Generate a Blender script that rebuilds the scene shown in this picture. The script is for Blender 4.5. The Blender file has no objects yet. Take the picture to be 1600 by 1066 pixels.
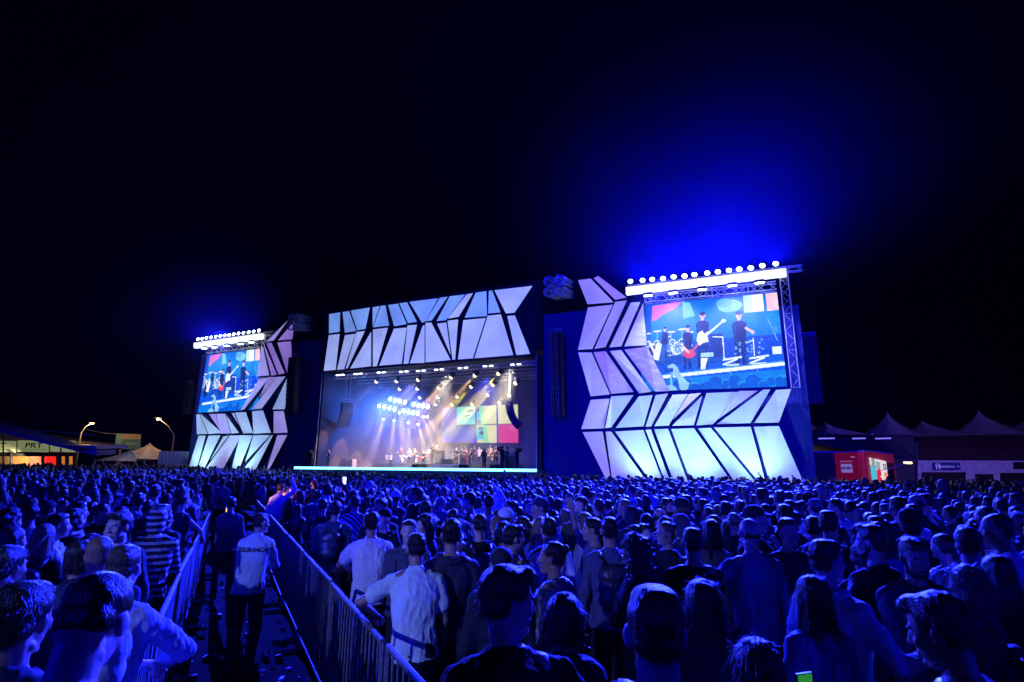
import bpy, bmesh, math, random
import numpy as np
from mathutils import Vector, Matrix, Euler, noise
C = bpy.context.scene.collection
SC = bpy.context.scene
R = math.radians
random.seed(7); RNG = np.random.default_rng(7)

# ---------------------------------------------------------------- camera
F_PX = 890.0; TILT = math.atan(199/890.0); ROLL = 0.0095; CAM_H = 2.2
def ray(px, py):
    x, y = px-800, py-533
    xr = x*math.cos(ROLL)+y*math.sin(ROLL); yr = -x*math.sin(ROLL)+y*math.cos(ROLL)
    return Vector((xr, F_PX*math.cos(TILT)+yr*math.sin(TILT), F_PX*math.sin(TILT)-yr*math.cos(TILT)))
CAM = Vector((0, 0, CAM_H))
def at_height(px, py, z):
    d = ray(px, py); return CAM+d*((z-CAM_H)/d.z)
cd = bpy.data.cameras.new('camera'); cam = bpy.data.objects.new('camera', cd); C.objects.link(cam)
cd.sensor_width = 36; cd.lens = F_PX/1600*36; cd.clip_end = 800; cd.clip_start = .05
lr = Vector((1, 0, 0)); lu = Vector((0, -math.sin(TILT), math.cos(TILT)))
cr = lr*math.cos(ROLL)+lu*math.sin(ROLL); cu = -lr*math.sin(ROLL)+lu*math.cos(ROLL); cb = cr.cross(cu)
M = Matrix((cr, cu, cb)).transposed().to_4x4(); M.translation = CAM
cam.matrix_world = M; SC.camera = cam

# ---------------------------------------------------------------- night sky, exposure
w = bpy.data.worlds.new('World'); SC.world = w; w.use_nodes = True
wn = w.node_tree; bg = wn.nodes['Background']
bg.inputs['Color'].default_value = (0.004, 0.003, 0.06, 1); bg.inputs['Strength'].default_value = 0.006
SC.view_settings.view_transform = 'Standard'; SC.view_settings.look = 'None'
SC.view_settings.exposure = 0; SC.view_settings.gamma = 1
SC.cycles.volume_bounces = 0; SC.cycles.max_bounces = 4; SC.cycles.diffuse_bounces = 2
SC.cycles.glossy_bounces = 2; SC.cycles.transparent_max_bounces = 8
SC.cycles.volume_step_rate = 4; SC.cycles.use_denoising = True
SC.cycles.sample_clamp_indirect = 3

def spot(name, loc, target, watts, col, angle, blend=.6, size=.15):
    l = bpy.data.lights.new(name, 'SPOT'); l.energy = watts; l.color = col
    l.spot_size = R(angle); l.spot_blend = blend; l.shadow_soft_size = size
    o = bpy.data.objects.new(name, l); C.objects.link(o); o.location = loc
    o.rotation_euler = (Vector(target)-Vector(loc)).to_track_quat('-Z', 'Y').to_euler()
    return o
# unseen blue floods behind the camera for the backs of the crowd, no fixtures
DEEP = (.0008, .0012, 1)
spot('unseen_rear_flood', (-30, -9, 8.0), (0, 24, 1), 17000, DEEP, 95, .8, .25)
spot('unseen_rear_flood', (22, -7, 6.5), (5, 22, 1), 10000, DEEP, 100, .8, .2)  # added from the right for a second lit edge on the crowd
spot('unseen_rear_flood', (-8, -5, 5.5), (-.95, 4.9, 1.3), 5200, (.16, .22, 1), 17, .8, .15)  # added spot to brighten the pale shirts at the barrier

spot('unseen_rear_flood', (-8, -14, 9.0), (7, 42, 10), 90000, DEEP, 44, .8, .3)  # added flood to light the blue wing walls
spot('unseen_rear_flood', (-8, -5, 5.5), at_height(406, 850, 1.35), 5200, (.10, .16, 1), 7, .7, .12)  # added narrow spot to brighten the steward's shirt
spot('added_warm_spot', (-8, -5, 5.5), at_height(476, 775, 1.4), 42000, (1, .42, .22), 3.2, .7, .1)  # warm spot added so the orange hoodie shows, no fixture
# ---------------------------------------------------------------- materials
_m = {}
def mat(name, col=(.5, .5, .5), rough=.6, metal=0, emit=None, es=1, spec=.5):
    if name in _m: return _m[name]
    m = bpy.data.materials.new(name); m.use_nodes = True; b = m.node_tree.nodes['Principled BSDF']
    b.inputs['Base Color'].default_value = (*col, 1); b.inputs['Roughness'].default_value = rough
    b.inputs['Metallic'].default_value = metal; b.inputs['Specular IOR Level'].default_value = spec
    if emit:
        b.inputs['Emission Color'].default_value = (*emit, 1); b.inputs['Emission Strength'].default_value = es
    _m[name] = m
    return m
def nd(m, t, **k):
    n = m.node_tree.nodes.new(t)
    for a, v in k.items(): setattr(n, a, v)
    return n
def bump(m, scale=20, strength=.3, detail=4, stretch=(1, 1, 1), dist=.01, coord='Object', colvar=0):
    """procedural relief and uneven gloss"""
    nt = m.node_tree; L = nt.links; b = nt.nodes['Principled BSDF']
    tc = nd(m, 'ShaderNodeTexCoord'); mp = nd(m, 'ShaderNodeMapping'); mp.inputs['Scale'].default_value = stretch
    n = nd(m, 'ShaderNodeTexNoise'); n.inputs['Scale'].default_value = scale; n.inputs['Detail'].default_value = detail
    bp = nd(m, 'ShaderNodeBump'); bp.inputs['Strength'].default_value = strength; bp.inputs['Distance'].default_value = dist
    L.new(tc.outputs[coord], mp.inputs['Vector']); L.new(mp.outputs['Vector'], n.inputs['Vector'])
    L.new(n.outputs['Fac'], bp.inputs['Height']); L.new(bp.outputs['Normal'], b.inputs['Normal'])
    if colvar:
        src = b.inputs['Base Color'].links[0].from_socket if b.inputs['Base Color'].links else None
        mx = nd(m, 'ShaderNodeMix', data_type='RGBA', blend_type='MULTIPLY'); mx.inputs['Factor'].default_value = colvar
        cr_ = nd(m, 'ShaderNodeValToRGB'); cr_.color_ramp.elements[0].position = .35; cr_.color_ramp.elements[1].position = .65
        L.new(n.outputs['Fac'], cr_.inputs['Fac'])
        if src: L.new(src, mx.inputs['A'])
        else: mx.inputs['A'].default_value = b.inputs['Base Color'].default_value
        L.new(cr_.outputs['Color'], mx.inputs['B']); L.new(mx.outputs['Result'], b.inputs['Base Color'])
    return m
def objcol(m):
    oi = nd(m, 'ShaderNodeObjectInfo'); m.node_tree.links.new(oi.outputs['Color'], m.node_tree.nodes['Principled BSDF'].inputs['Base Color']); return m
def attrcol(m, emission=None):
    a = nd(m, 'ShaderNodeAttribute'); a.attribute_name = 'Col'; b = m.node_tree.nodes['Principled BSDF']; L = m.node_tree.links
    if emission:
        b.inputs['Base Color'].default_value = (.02, .02, .02, 1); b.inputs['Emission Strength'].default_value = emission
        L.new(a.outputs['Color'], b.inputs['Emission Color'])
    else: L.new(a.outputs['Color'], b.inputs['Base Color'])
    return m

SKIN = bump(objcol(mat('skin', rough=.48, spec=.4)), 60, .12, 3)
CLOTH = bump(objcol(mat('cloth', rough=.8, spec=.16)), 8, .85, 7, (1, 1, .5), .03)
SHINY = bump(objcol(mat('shiny_nylon', rough=.38, spec=.55)), 8, .8, 6, (1, 1, .6), .03)
HAIR = bump(objcol(mat('hair', rough=.34, spec=.35)), 30, .9, 3, (6, 6, .7), .01)
EYE = mat('eye_white', (.6, .6, .6), .15); PUPIL = mat('pupil', (.01, .01, .01), .1)
GLASSF = mat('spectacle_frame', (.02, .02, .02), .3)
STEEL = bump(mat('galvanised_steel', (.22, .22, .24), .6, .45), 25, .5, colvar=.5)
ALU = mat('truss_aluminium', (.6, .6, .64), .4, .35)
BLACK = mat('black_metal', (.012, .012, .014), .5)
RUBBER = mat('black_rubber', (.02, .02, .02), .8)
DRAPE = bump(mat('stage_drape', (.012, .012, .03), .85), 2, .6, 3, (6, 6, .15), .1)
WINGM = bump(mat('dark_blue_scrim', (.02, .02, .22), .7), 1.5, .5, 3, (5, 5, .2), .08)
DECKM = bump(mat('stage_deck', (.05, .05, .055), .45), 6, .2)

# ---------------------------------------------------------------- mesh helpers
def link(name, verts, faces, m=None, parent=None, smooth=False):
    me = bpy.data.meshes.new(name)
    me.from_pydata([tuple(v) for v in verts], [], [tuple(int(i) for i in f) for f in faces]); me.update()
    if m is not None:
        for q in (m if isinstance(m, (list, tuple)) else [m]): me.materials.append(q)
    if smooth: me.polygons.foreach_set('use_smooth', [True]*len(me.polygons))
    o = bpy.data.objects.new(name, me); C.objects.link(o)
    if parent is not None: o.parent = parent
    return o
def tag(o, label=None, cat=None, group=None, kind=None):
    if label: o['label'] = label
    if cat: o['category'] = cat
    if group: o['group'] = group
    if kind: o['kind'] = kind
    return o
def empty(name, loc=(0, 0, 0), rz=0, label=None, cat=None, group=None):
    o = bpy.data.objects.new(name, None); C.objects.link(o); o.location = loc; o.rotation_euler = (0, 0, rz)
    o.empty_display_size = .1
    return tag(o, label, cat, group)
def copy_tree(o, parent=None, depth=0):
    c = o.copy(); C.objects.link(c)
    if parent is not None:
        c.parent = parent; c.matrix_parent_inverse = o.matrix_parent_inverse.copy()
    for ch in o.children: copy_tree(ch, c, depth+1)
    return c

class MB:
    """collects shapes into one mesh"""
    def __init__(s): s.v = []; s.f = []; s.mi = []
    def add(s, v, f, mi=0):
        n = len(s.v); s.v += [tuple(p) for p in v]; s.f += [tuple(i+n for i in q) for q in f]; s.mi += [mi]*len(f); return s
    def box(s, c, sz, rot=None, mi=0):
        v = [Vector((x*sz[0]/2, y*sz[1]/2, z*sz[2]/2)) for x in (-1, 1) for y in (-1, 1) for z in (-1, 1)]
        if rot is not None: v = [rot @ p for p in v]
        return s.add([p+Vector(c) for p in v], [(0, 1, 3, 2), (4, 6, 7, 5), (0, 4, 5, 1), (2, 3, 7, 6), (0, 2, 6, 4), (1, 5, 7, 3)], mi)
    def tube(s, p0, p1, r0, r1=None, n=8, mi=0):
        r1 = r0 if r1 is None else r1; p0 = Vector(p0); p1 = Vector(p1); d = (p1-p0).normalized()
        a = d.orthogonal().normalized(); b = d.cross(a)
        v = [p+(a*math.cos(t)+b*math.sin(t))*r for p, r in ((p0, r0), (p1, r1)) for t in [2*math.pi*i/n for i in range(n)]]
        f = [(i, (i+1) % n, n+(i+1) % n, n+i) for i in range(n)]+[tuple(range(n-1, -1, -1)), tuple(range(n, 2*n))]
        return s.add(v, f, mi)
    def path(s, pts, r, n=6, mi=0):
        for a, b in zip(pts[:-1], pts[1:]): s.tube(a, b, r, r, n, mi)
        return s
    def lathe(s, prof, n=16, origin=(0, 0, 0), rot=None, mi=0):
        O = Vector(origin); v = []
        for r, z in prof:
            for i in range(n):
                p = Vector((r*math.cos(2*math.pi*i/n), r*math.sin(2*math.pi*i/n), z)); p = rot @ p if rot is not None else p; v.append(p+O)
        k = len(prof); f = [(j*n+i, j*n+(i+1) % n, (j+1)*n+(i+1) % n, (j+1)*n+i) for j in range(k-1) for i in range(n)]
        f += [tuple(range(n-1, -1, -1)), tuple(range((k-1)*n, k*n))]
        return s.add(v, f, mi)
    def prism(s, poly, off, mi=0):
        """polygon of 3-d points extruded by vector off"""
        n = len(poly); off = Vector(off); v = [Vector(p) for p in poly]+[Vector(p)+off for p in poly]
        return s.add(v, [tuple(range(n)), tuple(range(2*n-1, n-1, -1))]+[(i, n+i, n+(i+1) % n, (i+1) % n) for i in range(n)], mi)
    def build(s, name, m, parent=None, smooth=False):
        o = link(name, s.v, s.f, m, parent, smooth)
        if any(s.mi): o.data.polygons.foreach_set('material_index', s.mi)
        return o
def truss_mb(mb, p0, p1, size=.4, r=.03, step=None, up=Vector((0, 0, 1)), flat=False):
    p0 = Vector(p0); p1 = Vector(p1); d = p1-p0; L = d.length; d.normalize()
    a = d.cross(up) if abs(d.dot(up)) < .95 else Vector(RV); a.normalize(); b = a.cross(d).normalized()
    step = step or size; n = max(2, round(L/step)); h = size/2
    cs = [(a*h+b*h), (a*h-b*h), (-a*h-b*h), (-a*h+b*h)]
    for c in cs: mb.tube(p0+c, p1+c, r, r, 6)
    for i in range(n):
        q0 = p0+d*(L*i/n); q1 = p0+d*(L*(i+1)/n)
        for k in range(4):
            c0, c1 = cs[k], cs[(k+1) % 4]
            if i % 2: c0, c1 = c1, c0
            mb.tube(q0+c0, q1+c1, r*.55, r*.55, 4)
        if i % 4 == 0:
            for k in range(4): mb.tube(q0+cs[k], q0+cs[(k+1) % 4], r*.55, r*.55, 4)
    return mb
def text_obj(name, s, size, m, parent, matrix, align='CENTER', depth=.004, bold=0):
    cu_ = bpy.data.curves.new(name, 'FONT'); cu_.body = s; cu_.size = size; cu_.align_x = align; cu_.align_y = 'CENTER'
    cu_.extrude = depth; cu_.offset = bold; cu_.resolution_u = 2
    t = bpy.data.objects.new('t', cu_); C.objects.link(t); bpy.context.view_layer.update()
    me = bpy.data.meshes.new_from_object(t); me.name = name; bpy.data.objects.remove(t)
    me.transform(matrix); me.materials.clear(); me.materials.append(m)
    o = bpy.data.objects.new(name, me); C.objects.link(o); o.parent = parent
    return o

# picture made of coloured cells, for video screens and printed banners
class Pic:
    def __init__(s, w_, h_, bg_=(0, 0, 0)):
        s.w, s.h = w_, h_; s.a = np.zeros((h_, w_, 3)); s.a[:] = s.lin(bg_); s.Y, s.X = np.mgrid[0:h_, 0:w_]
        s.X = (s.X+.5)/w_; s.Y = (s.Y+.5)/h_
    @staticmethod
    def lin(c):
        c = np.array(c, float)/255; return np.where(c < .04045, c/12.92, ((c+.055)/1.055)**2.4)
    def put(s, mask, c, al=1): s.a[mask] = s.a[mask]*(1-al)+s.lin(c)*al
    def rect(s, x0, y0, x1, y1, c, al=1): s.put((s.X >= x0) & (s.X < x1) & (s.Y >= y0) & (s.Y < y1), c, al)
    def ell(s, x, y, rx, ry, c, al=1, ang=0):
        dx, dy = s.X-x, s.Y-y; ca, sa = math.cos(ang), math.sin(ang)
        s.put(((dx*ca+dy*sa)/rx)**2+((-dx*sa+dy*ca)/ry)**2 < 1, c, al)
    def line(s, x0, y0, x1, y1, t, c, al=1):
        asp = s.w/s.h; dx, dy = (x1-x0)*asp, y1-y0; L2 = dx*dx+dy*dy+1e-9
        k = np.clip(((s.X-x0)*asp*dx+(s.Y-y0)*dy)/L2, 0, 1)
        s.put(np.hypot((s.X-x0)*asp-k*dx, s.Y-y0-k*dy) < t/2, c, al)
    def poly(s, pts, c, al=1):
        ins = np.zeros(s.X.shape, bool); n = len(pts)
        for i in range(n):
            (x0, y0), (x1, y1) = pts[i], pts[(i+1) % n]
            if y0 == y1: continue
            cnd = ((y0 > s.Y) != (y1 > s.Y)) & (s.X < (x1-x0)*(s.Y-y0)/(y1-y0)+x0); ins ^= cnd
        s.put(ins, c, al)
    def mesh(s, name, corners, m, parent):
        """corners tl,tr,br,bl"""
        tl, tr, br, bl = [np.array(c, float) for c in corners]; w_, h_ = s.w, s.h
        gx = np.linspace(0, 1, w_+1)[None, :, None]; gy = np.linspace(0, 1, h_+1)[:, None, None]
        V = (tl*(1-gx)+tr*gx)*(1-gy)+(bl*(1-gx)+br*gx)*gy; V = V.reshape(-1, 3)
        i = np.arange(h_)[:, None]*(w_+1)+np.arange(w_)[None, :]
        Fq = np.stack([i, i+w_+1, i+w_+2, i+1], -1).reshape(-1, 4)
        me = bpy.data.meshes.new(name); me.from_pydata(V.tolist(), [], Fq.tolist())
        ca = me.color_attributes.new('Col', 'FLOAT_COLOR', 'CORNER')
        col = np.ones((w_*h_, 4, 4)); col[..., :3] = s.a.reshape(-1, 1, 3); ca.data.foreach_set('color', col.ravel())
        me.materials.append(m); o = bpy.data.objects.new(name, me); C.objects.link(o); o.parent = parent
        return o

# ---------------------------------------------------------------- facade frame: RV runs to the right along the stage front, NV points to the crowd
FAZ = R(64.8)
RV = Vector((math.sin(FAZ), -math.cos(FAZ), 0)); NV = Vector((-math.cos(FAZ), -math.sin(FAZ), 0)); ZV = Vector((0, 0, 1))
P0 = Vector((1.9, 44.0, 0))
def on_front(px, py, off=0.0):
    """point of the stage front plane (moved off metres towards the crowd) seen at a pixel of the 1600 px photograph"""
    d = ray(px, py); k = (P0+NV*off-CAM).dot(NV)/d.dot(NV); return CAM+d*k
def at_depth(px, py, y):
    d = ray(px, py); return CAM+d*(y/d.y)
def FP(u, off, z): return Vector((P0.x, P0.y, 0))+RV*u+NV*off+ZV*z
def uoff(p): q = p-P0; return q.dot(RV), q.dot(NV), p.z
HAZE = .00003; SMOKE = .024
# ================================================================ people
def ell_v(c, r, rot=None, n=14, k=9):
    v = []; c = np.array(c, float)
    for j in range(1, k):
        th = math.pi*j/k
        for i in range(n):
            ph = 2*math.pi*i/n; v.append((math.sin(th)*math.cos(ph)*r[0], math.sin(th)*math.sin(ph)*r[1], math.cos(th)*r[2]))
    v = [(0, 0, r[2])]+v+[(0, 0, -r[2])]; v = np.array(v)
    if rot is not None: v = v @ np.array(rot).T
    f = [(0, 1+i, 1+(i+1) % n) for i in range(n)]
    for j in range(k-2):
        a = 1+j*n; f += [(a+i, a+n+i, a+n+(i+1) % n, a+(i+1) % n) for i in range(n)]
    a = 1+(k-2)*n; f += [(a+i, len(v)-1, a+(i+1) % n) for i in range(n)]
    return v+c, f
def cap_v(p0, r0, p1, r1, n=12, flat=1.0, ax=None):
    """tapered limb with round ends; flat squashes it along ax"""
    p0 = np.array(p0, float); p1 = np.array(p1, float); d = p1-p0; L = np.linalg.norm(d)+1e-9; d /= L
    a = np.array(ax, float) if ax is not None else np.array(Vector(d).orthogonal()); a -= d*a.dot(d); a /= np.linalg.norm(a)+1e-9; b = np.cross(d, a)
    rings = []
    for th in (80, 55, 28, 0): rings.append((p0-d*r0*math.sin(R(th)), r0*math.cos(R(th))))
    for t in (.33, .66): rings.append((p0+(p1-p0)*t, r0+(r1-r0)*t))
    for th in (0, 28, 55, 80): rings.append((p1+d*r1*math.sin(R(th)), r1*math.cos(R(th))))
    v = np.array([c+(a*math.cos(t)*flat+b*math.sin(t))*r for c, r in rings for t in [2*math.pi*i/n for i in range(n)]])
    f = [(j*n+i, j*n+(i+1) % n, (j+1)*n+(i+1) % n, (j+1)*n+i) for j in range(len(rings)-1) for i in range(n)]
    f += [tuple(range(n-1, -1, -1)), tuple(range((len(rings)-1)*n, len(rings)*n))]
    return v, f
def loft_v(rings, n=20):
    """rings of (x,y,z,rx,ry), superelliptic torso sections"""
    v = []
    for x, y, z, rx, ry in rings:
        for i in range(n):
            t = 2*math.pi*i/n; ct, st = math.cos(t), math.sin(t); e = .85
            v.append((x+rx*math.copysign(abs(ct)**e, ct), y+ry*math.copysign(abs(st)**e, st), z))
    k = len(rings); f = [(j*n+i, j*n+(i+1) % n, (j+1)*n+(i+1) % n, (j+1)*n+i) for j in range(k-1) for i in range(n)]
    f += [tuple(range(n-1, -1, -1)), tuple(range((k-1)*n, k*n))]
    return np.array(v), f
class Blob:
    def __init__(s): s.v = []; s.f = []; s.n = 0
    def add(s, vf, fn=None):
        v, f = vf; v = fn(v) if fn else v; s.v.append(v); s.f += [tuple(i+s.n for i in q) for q in f]; s.n += len(v); return s
    def fuse(s, name, voxel, smooth=4, m=None, parent=None, post=None, fac=.5):
        me = bpy.data.meshes.new('tmp'); me.from_pydata(np.concatenate(s.v).tolist(), [], s.f); me.update()
        o = bpy.data.objects.new('tmp', me); C.objects.link(o)
        md = o.modifiers.new('r', 'REMESH'); md.mode = 'VOXEL'; md.voxel_size = voxel; md.use_smooth_shade = True
        if smooth: sm = o.modifiers.new('s', 'SMOOTH'); sm.factor = fac; sm.iterations = smooth
        dg = bpy.context.evaluated_depsgraph_get(); ev = o.evaluated_get(dg); me2 = bpy.data.meshes.new_from_object(ev)
        bpy.data.objects.remove(o); bpy.data.meshes.remove(me); me2.name = name
        if post: co = np.empty(len(me2.vertices)*3); me2.vertices.foreach_get('co', co); co = co.reshape(-1, 3); me2.calc_normals() if hasattr(me2, 'calc_normals') else None; nr = np.empty(len(co)*3); me2.vertices.foreach_get('normal', nr); co = post(co, nr.reshape(-1, 3)); me2.vertices.foreach_set('co', co.ravel()); me2.update()
        me2.materials.clear()
        if m: me2.materials.append(m)
        me2.polygons.foreach_set('use_smooth', [True]*len(me2.polygons))
        ob = bpy.data.objects.new(name, me2); C.objects.link(ob); ob.parent = parent
        return ob
def fnoise(co, freq, stretch=(1, 1, 1), seed=0):
    """cheap vectorised fractal of sines"""
    rs = np.random.RandomState(seed); out = np.zeros(len(co)); p = co*np.array(stretch)*freq; a = 1.0
    for o_ in range(4):
        for _ in range(3):
            k = rs.normal(size=3); k /= np.linalg.norm(k); k2 = rs.normal(size=3)
            out += a*np.sin(p @ k*6.283+rs.rand()*6.28+1.6*np.sin(p @ k2*2.1+rs.rand()*6.28))/3
        p = p*1.9; a *= .55
    return out
def rotx(a): return np.array([[1, 0, 0], [0, math.cos(a), -math.sin(a)], [0, math.sin(a), math.cos(a)]])
def rotz(a): return np.array([[math.cos(a), -math.sin(a), 0], [math.sin(a), math.cos(a), 0], [0, 0, 1]])
def roty(a): return np.array([[math.cos(a), 0, math.sin(a)], [0, 1, 0], [-math.sin(a), 0, math.cos(a)]])

SKINS = [(.42, .27, .20), (.34, .20, .14), (.24, .13, .085), (.50, .34, .27)]
ARM = {   # wrist position relative to the shoulder for the arm on the +x side (person faces +y), elbow hint, finger curl
 'down': ((.07, .06, -.52), (.3, -.6, -.4), .5), 'rail': ((-.02, .34, -.30), (.9, .1, -.3), .9),
 'fold': ((-.22, .20, -.27), (.7, .3, -.8), .7), 'phone': ((-.10, .34, .02), (.5, .2, -1), .9),
 'up': ((.02, .22, .42), (.8, .3, -.2), .4), 'cam': ((-.12, .17, .20), (1, .1, -.6), 1.0),
 'hip': ((.10, -.02, -.34), (1, -.4, 0), .6), 'cup': ((-.04, .26, -.16), (.5, -.3, -1), 1.0),
 'guitarN': ((-.02, .42, -.14), (.5, .3, -1), 1.0), 'guitarB': ((-.18, .24, -.34), (.8, -.4, -.5), .7),
 'shade': ((-.10, .12, .24), (1, .3, .3), .2), 'open': ((.16, .34, -.22), (.6, -.2, -1), .3), 'back': ((-.12, -.14, -.42), (.8, -.5, 0), .7)}
def make_person(spec):
    """spec: sex, arms (left, right), hair, top, lean, yaw, pitch (head), fine; returns the body mesh that parents hair and clothing"""
    g = dict(sex='m', arms=('down', 'down'), hair='short', top='tshirt', lean=0, yaw=0, pitch=0, tilt=0, fine=0, seed=0, build=1.0, beard=0, glasses=0, legs='stand', pants=(.015, .017, .03), skin=1,
             topcol=(.05, .05, .06), haircol=(.012, .008, .006), mat=None, patch=None)
    g.update(spec); fem = g['sex'] == 'f'; W = (.92 if fem else 1.0)*g['build']; fine = g['fine']
    lean = R(g['lean'])
    def bend(v):
        v = np.array(v, float); t = np.clip((v[..., 2]-.92)/.5, 0, 1); a = -lean*t*t*(3-2*t)
        y = v[..., 1]; z = v[..., 2]-.92; o = v.copy()
        o[..., 1] = y*np.cos(a)-z*np.sin(a); o[..., 2] = y*np.sin(a)+z*np.cos(a)+.92
        return o
    # head frame
    neck = bend(np.array([[0, -.02, 1.47]]))[0]
    hm = rotx(-lean*.6) @ rotz(R(g['yaw'])) @ rotx(R(g['pitch'])) @ roty(R(g['tilt']))
    hc = neck+rotx(-lean*.8) @ np.array([0, .035, .165])
    H = lambda v: np.array(v) @ hm.T+hc
    B = Blob()
    # ---- torso
    if fem: tor = [(0, 0, .80, .14, .10), (0, -.005, .88, .175, .12), (0, 0, .98, .155, .10), (0, .005, 1.08, .125, .085), (0, .01, 1.2, .14, .105), (0, .012, 1.28, .15, .12), (0, -.005, 1.38, .155, .085), (0, -.02, 1.44, .10, .07), (0, -.02, 1.48, .06, .055)]
    else: tor = [(0, 0, .80, .15, .10), (0, -.005, .88, .168, .115), (0, 0, .98, .158, .105), (0, .005, 1.08, .150, .10), (0, .0, 1.2, .165, .115), (0, .0, 1.32, .178, .122), (0, -.01, 1.39, .165, .10), (0, -.02, 1.435, .115, .08), (0, -.02, 1.47, .075, .065), (0, -.02, 1.50, .06, .058)]
    tor = [(x, y, z, rx*W, ry*(.5+.5*W)*g['build']) for x, y, z, rx, ry in tor]
    v, f = loft_v(tor); B.add((bend(v), f))
    B.add(cap_v(neck+np.array([0, 0, -.03]), .058*W, hc+hm @ np.array([0, -.02, -.06]), .052*W))
    # ---- legs
    fx = .10
    if g['legs'] == 'stride': feet = [(-.10, .20), (.11, -.22)]
    elif g['legs'] == 'wide': feet = [(-.17, .04), (.18, -.02)]
    else: feet = [(-.11, .03), (.12, -.03)]
    legs = []
    for s, (x, y) in zip((-1, 1), feet):
        hip = np.array([s*.09, 0, .88]); an = np.array([x, y-.03, .085]); kn = (hip+an)/2+np.array([s*.012, .045, 0])
        legs.append((hip, kn, an)); B.add(cap_v(hip, .085, kn, .057)); B.add(cap_v(kn, .056, an, .038)); B.add(cap_v(an+np.array([0, -.02, -.045]), .036, an+np.array([s*.02, .14, -.05]), .034))
    # ---- arms and hands
    arms = []; hands = []
    for s, nm in zip((-1, 1), g['arms']):
        wr, hint, curl = ARM[nm] if isinstance(nm, str) else nm
        sh = bend(np.array([[s*(.150 if fem else .166)*W, -.012, 1.39]]))[0]
        wt = sh+np.array([s*wr[0], wr[1], wr[2]])
        Lu, Lf = (.27, .235) if fem else (.295, .26)
        d = wt-sh; D = np.linalg.norm(d)
        if D > Lu+Lf-.005: wt = sh+d*(Lu+Lf-.005)/D; d = wt-sh; D = np.linalg.norm(d)
        dn = d/D; a_ = (Lu*Lu-Lf*Lf+D*D)/(2*D); h_ = math.sqrt(max(0, Lu*Lu-a_*a_)); hv = np.array([s*hint[0], hint[1], hint[2]]); hv -= dn*hv.dot(dn); hv /= np.linalg.norm(hv)
        el = sh+dn*a_+hv*h_; arms.append((sh, el, wt))
        ua = .042 if fem else .049
        B.add(cap_v(bend(np.array([[s*.10*W, -.02, 1.42]]))[0], .06, sh, ua+.004)); B.add(cap_v(sh, ua, el, ua-.012)); B.add(cap_v(el, ua-.012, wt, .027))
        fd = (wt-el)/np.linalg.norm(wt-el); side = np.cross(fd, np.array([0, 0, 1.0])) if abs(fd[2]) < .8 else np.array([0, 1.0, 0])
        side -= fd*side.dot(fd); side /= np.linalg.norm(side); pn = np.cross(side, fd)
        if nm in ('down',): pn = np.array([-s*1.0, 0, 0]); pn -= fd*pn.dot(fd); pn /= np.linalg.norm(pn); side = np.array([0, 1.0, 0])
        elif pn[2] > 0 and nm not in ('up', 'shade'): pn = -pn
        th = side if side.dot(np.array([-s, .6, .4])) > 0 else -side
        rot = np.stack([th, fd, pn], 1)
        B.add(ell_v(wt+fd*.05, (.042, .055, .017), rot)); fr_ = .0088 if fine else .0105
        for q, (o_, L_) in enumerate(((.030, .072), (.010, .080), (-.011, .074), (-.031, .058))):
            p = wt+fd*.088+th*o_; dr = fd.copy(); an_ = 0
            for seg in (.45, .3, .25):
                an_ += curl*(.9+.1*q); dr = fd*math.cos(an_)+pn*math.sin(an_)+th*o_*2; p2 = p+dr*L_*seg; B.add(cap_v(p, fr_, p2, fr_*.92, 8)); p = p2
        p = wt+fd*.03+th*.03; p2 = p+(fd*.55+th*.75+pn*.3*curl)*.04; p3 = p2+(fd*.85+th*.2+pn*.7*curl)*.035
        B.add(cap_v(p, fr_*1.2, p2, fr_*1.1, 8)); B.add(cap_v(p2, fr_*1.05, p3, fr_*.95, 8)); hands.append((wt, fd, pn, th))
    # ---- head
    sc = .96 if fem else 1.0
    def E_(c, r, rot=None): v, f = ell_v(c, r, rot, 18, 12); B.add((H(v*sc), f))
    def Cp(a, ra, b, rb, **k): v, f = cap_v(a, ra, b, rb, **k); B.add((H(v*sc), f))
    E_((0, -.012, .035), (.073, .094, .080)); E_((0, .028, -.045), (.055, .056, .062)); E_((0, .040, -.005), (.060, .047, .075))
    E_((0, -.045, -.02), (.060, .050, .055))
    Cp((0, .084, .014), .009, (0, .102, -.024), .0125); E_((.011, .094, -.028), (.009, .010, .008)); E_((-.011, .094, -.028), (.009, .010, .008))
    E_((0, .086, -.054), (.023, .010, .0065)); E_((0, .084, -.064), (.020, .010, .0075)); E_((0, .074, -.092), (.022, .018, .016))
    Cp((-.036, .074, .026), .010, (.036, .074, .026), .010); E_((.038, .060, -.022), (.022, .022, .024)); E_((-.038, .060, -.022), (.022, .022, .024))
    for s in (-1, 1):
        E_((s*.076, -.012, -.008), (.009, .020, .031), rotz(-s*.45) @ rotx(-.2)); Cp((s*.048, -.005, -.075), .014, (s*.02, .055, -.10), .014)
    vox = .0062 if fine else .0115
    eyes = [H(np.array([s*.031, .083, .006])*sc) for s in (-1, 1)]; fwd = hm @ np.array([0, 1.0, 0])
    mouth = H(np.array([0, .096, -.0595])*sc); up = hm @ np.array([0, 0, 1.0]); sdv = hm @ np.array([1.0, 0, 0])
    def post(co, nr):
        co = co.copy()
        for e in eyes:
            d2 = ((co-e)**2).sum(1); co -= fwd*(.0085*np.exp(-d2/(2*.0105**2)))[:, None]
        q = co-mouth; m_ = np.exp(-(q @ up/.003)**2)*np.exp(-(q @ sdv/.02)**2)*(np.abs(q @ fwd) < .02); co -= fwd*(.003*m_)[:, None]
        return co
    body = B.fuse('person', vox, 3 if not fine else 4, SKIN, None, post, .5 if not fine else .45)
    body.color = (*SKINS[g['skin']], 1)
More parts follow.
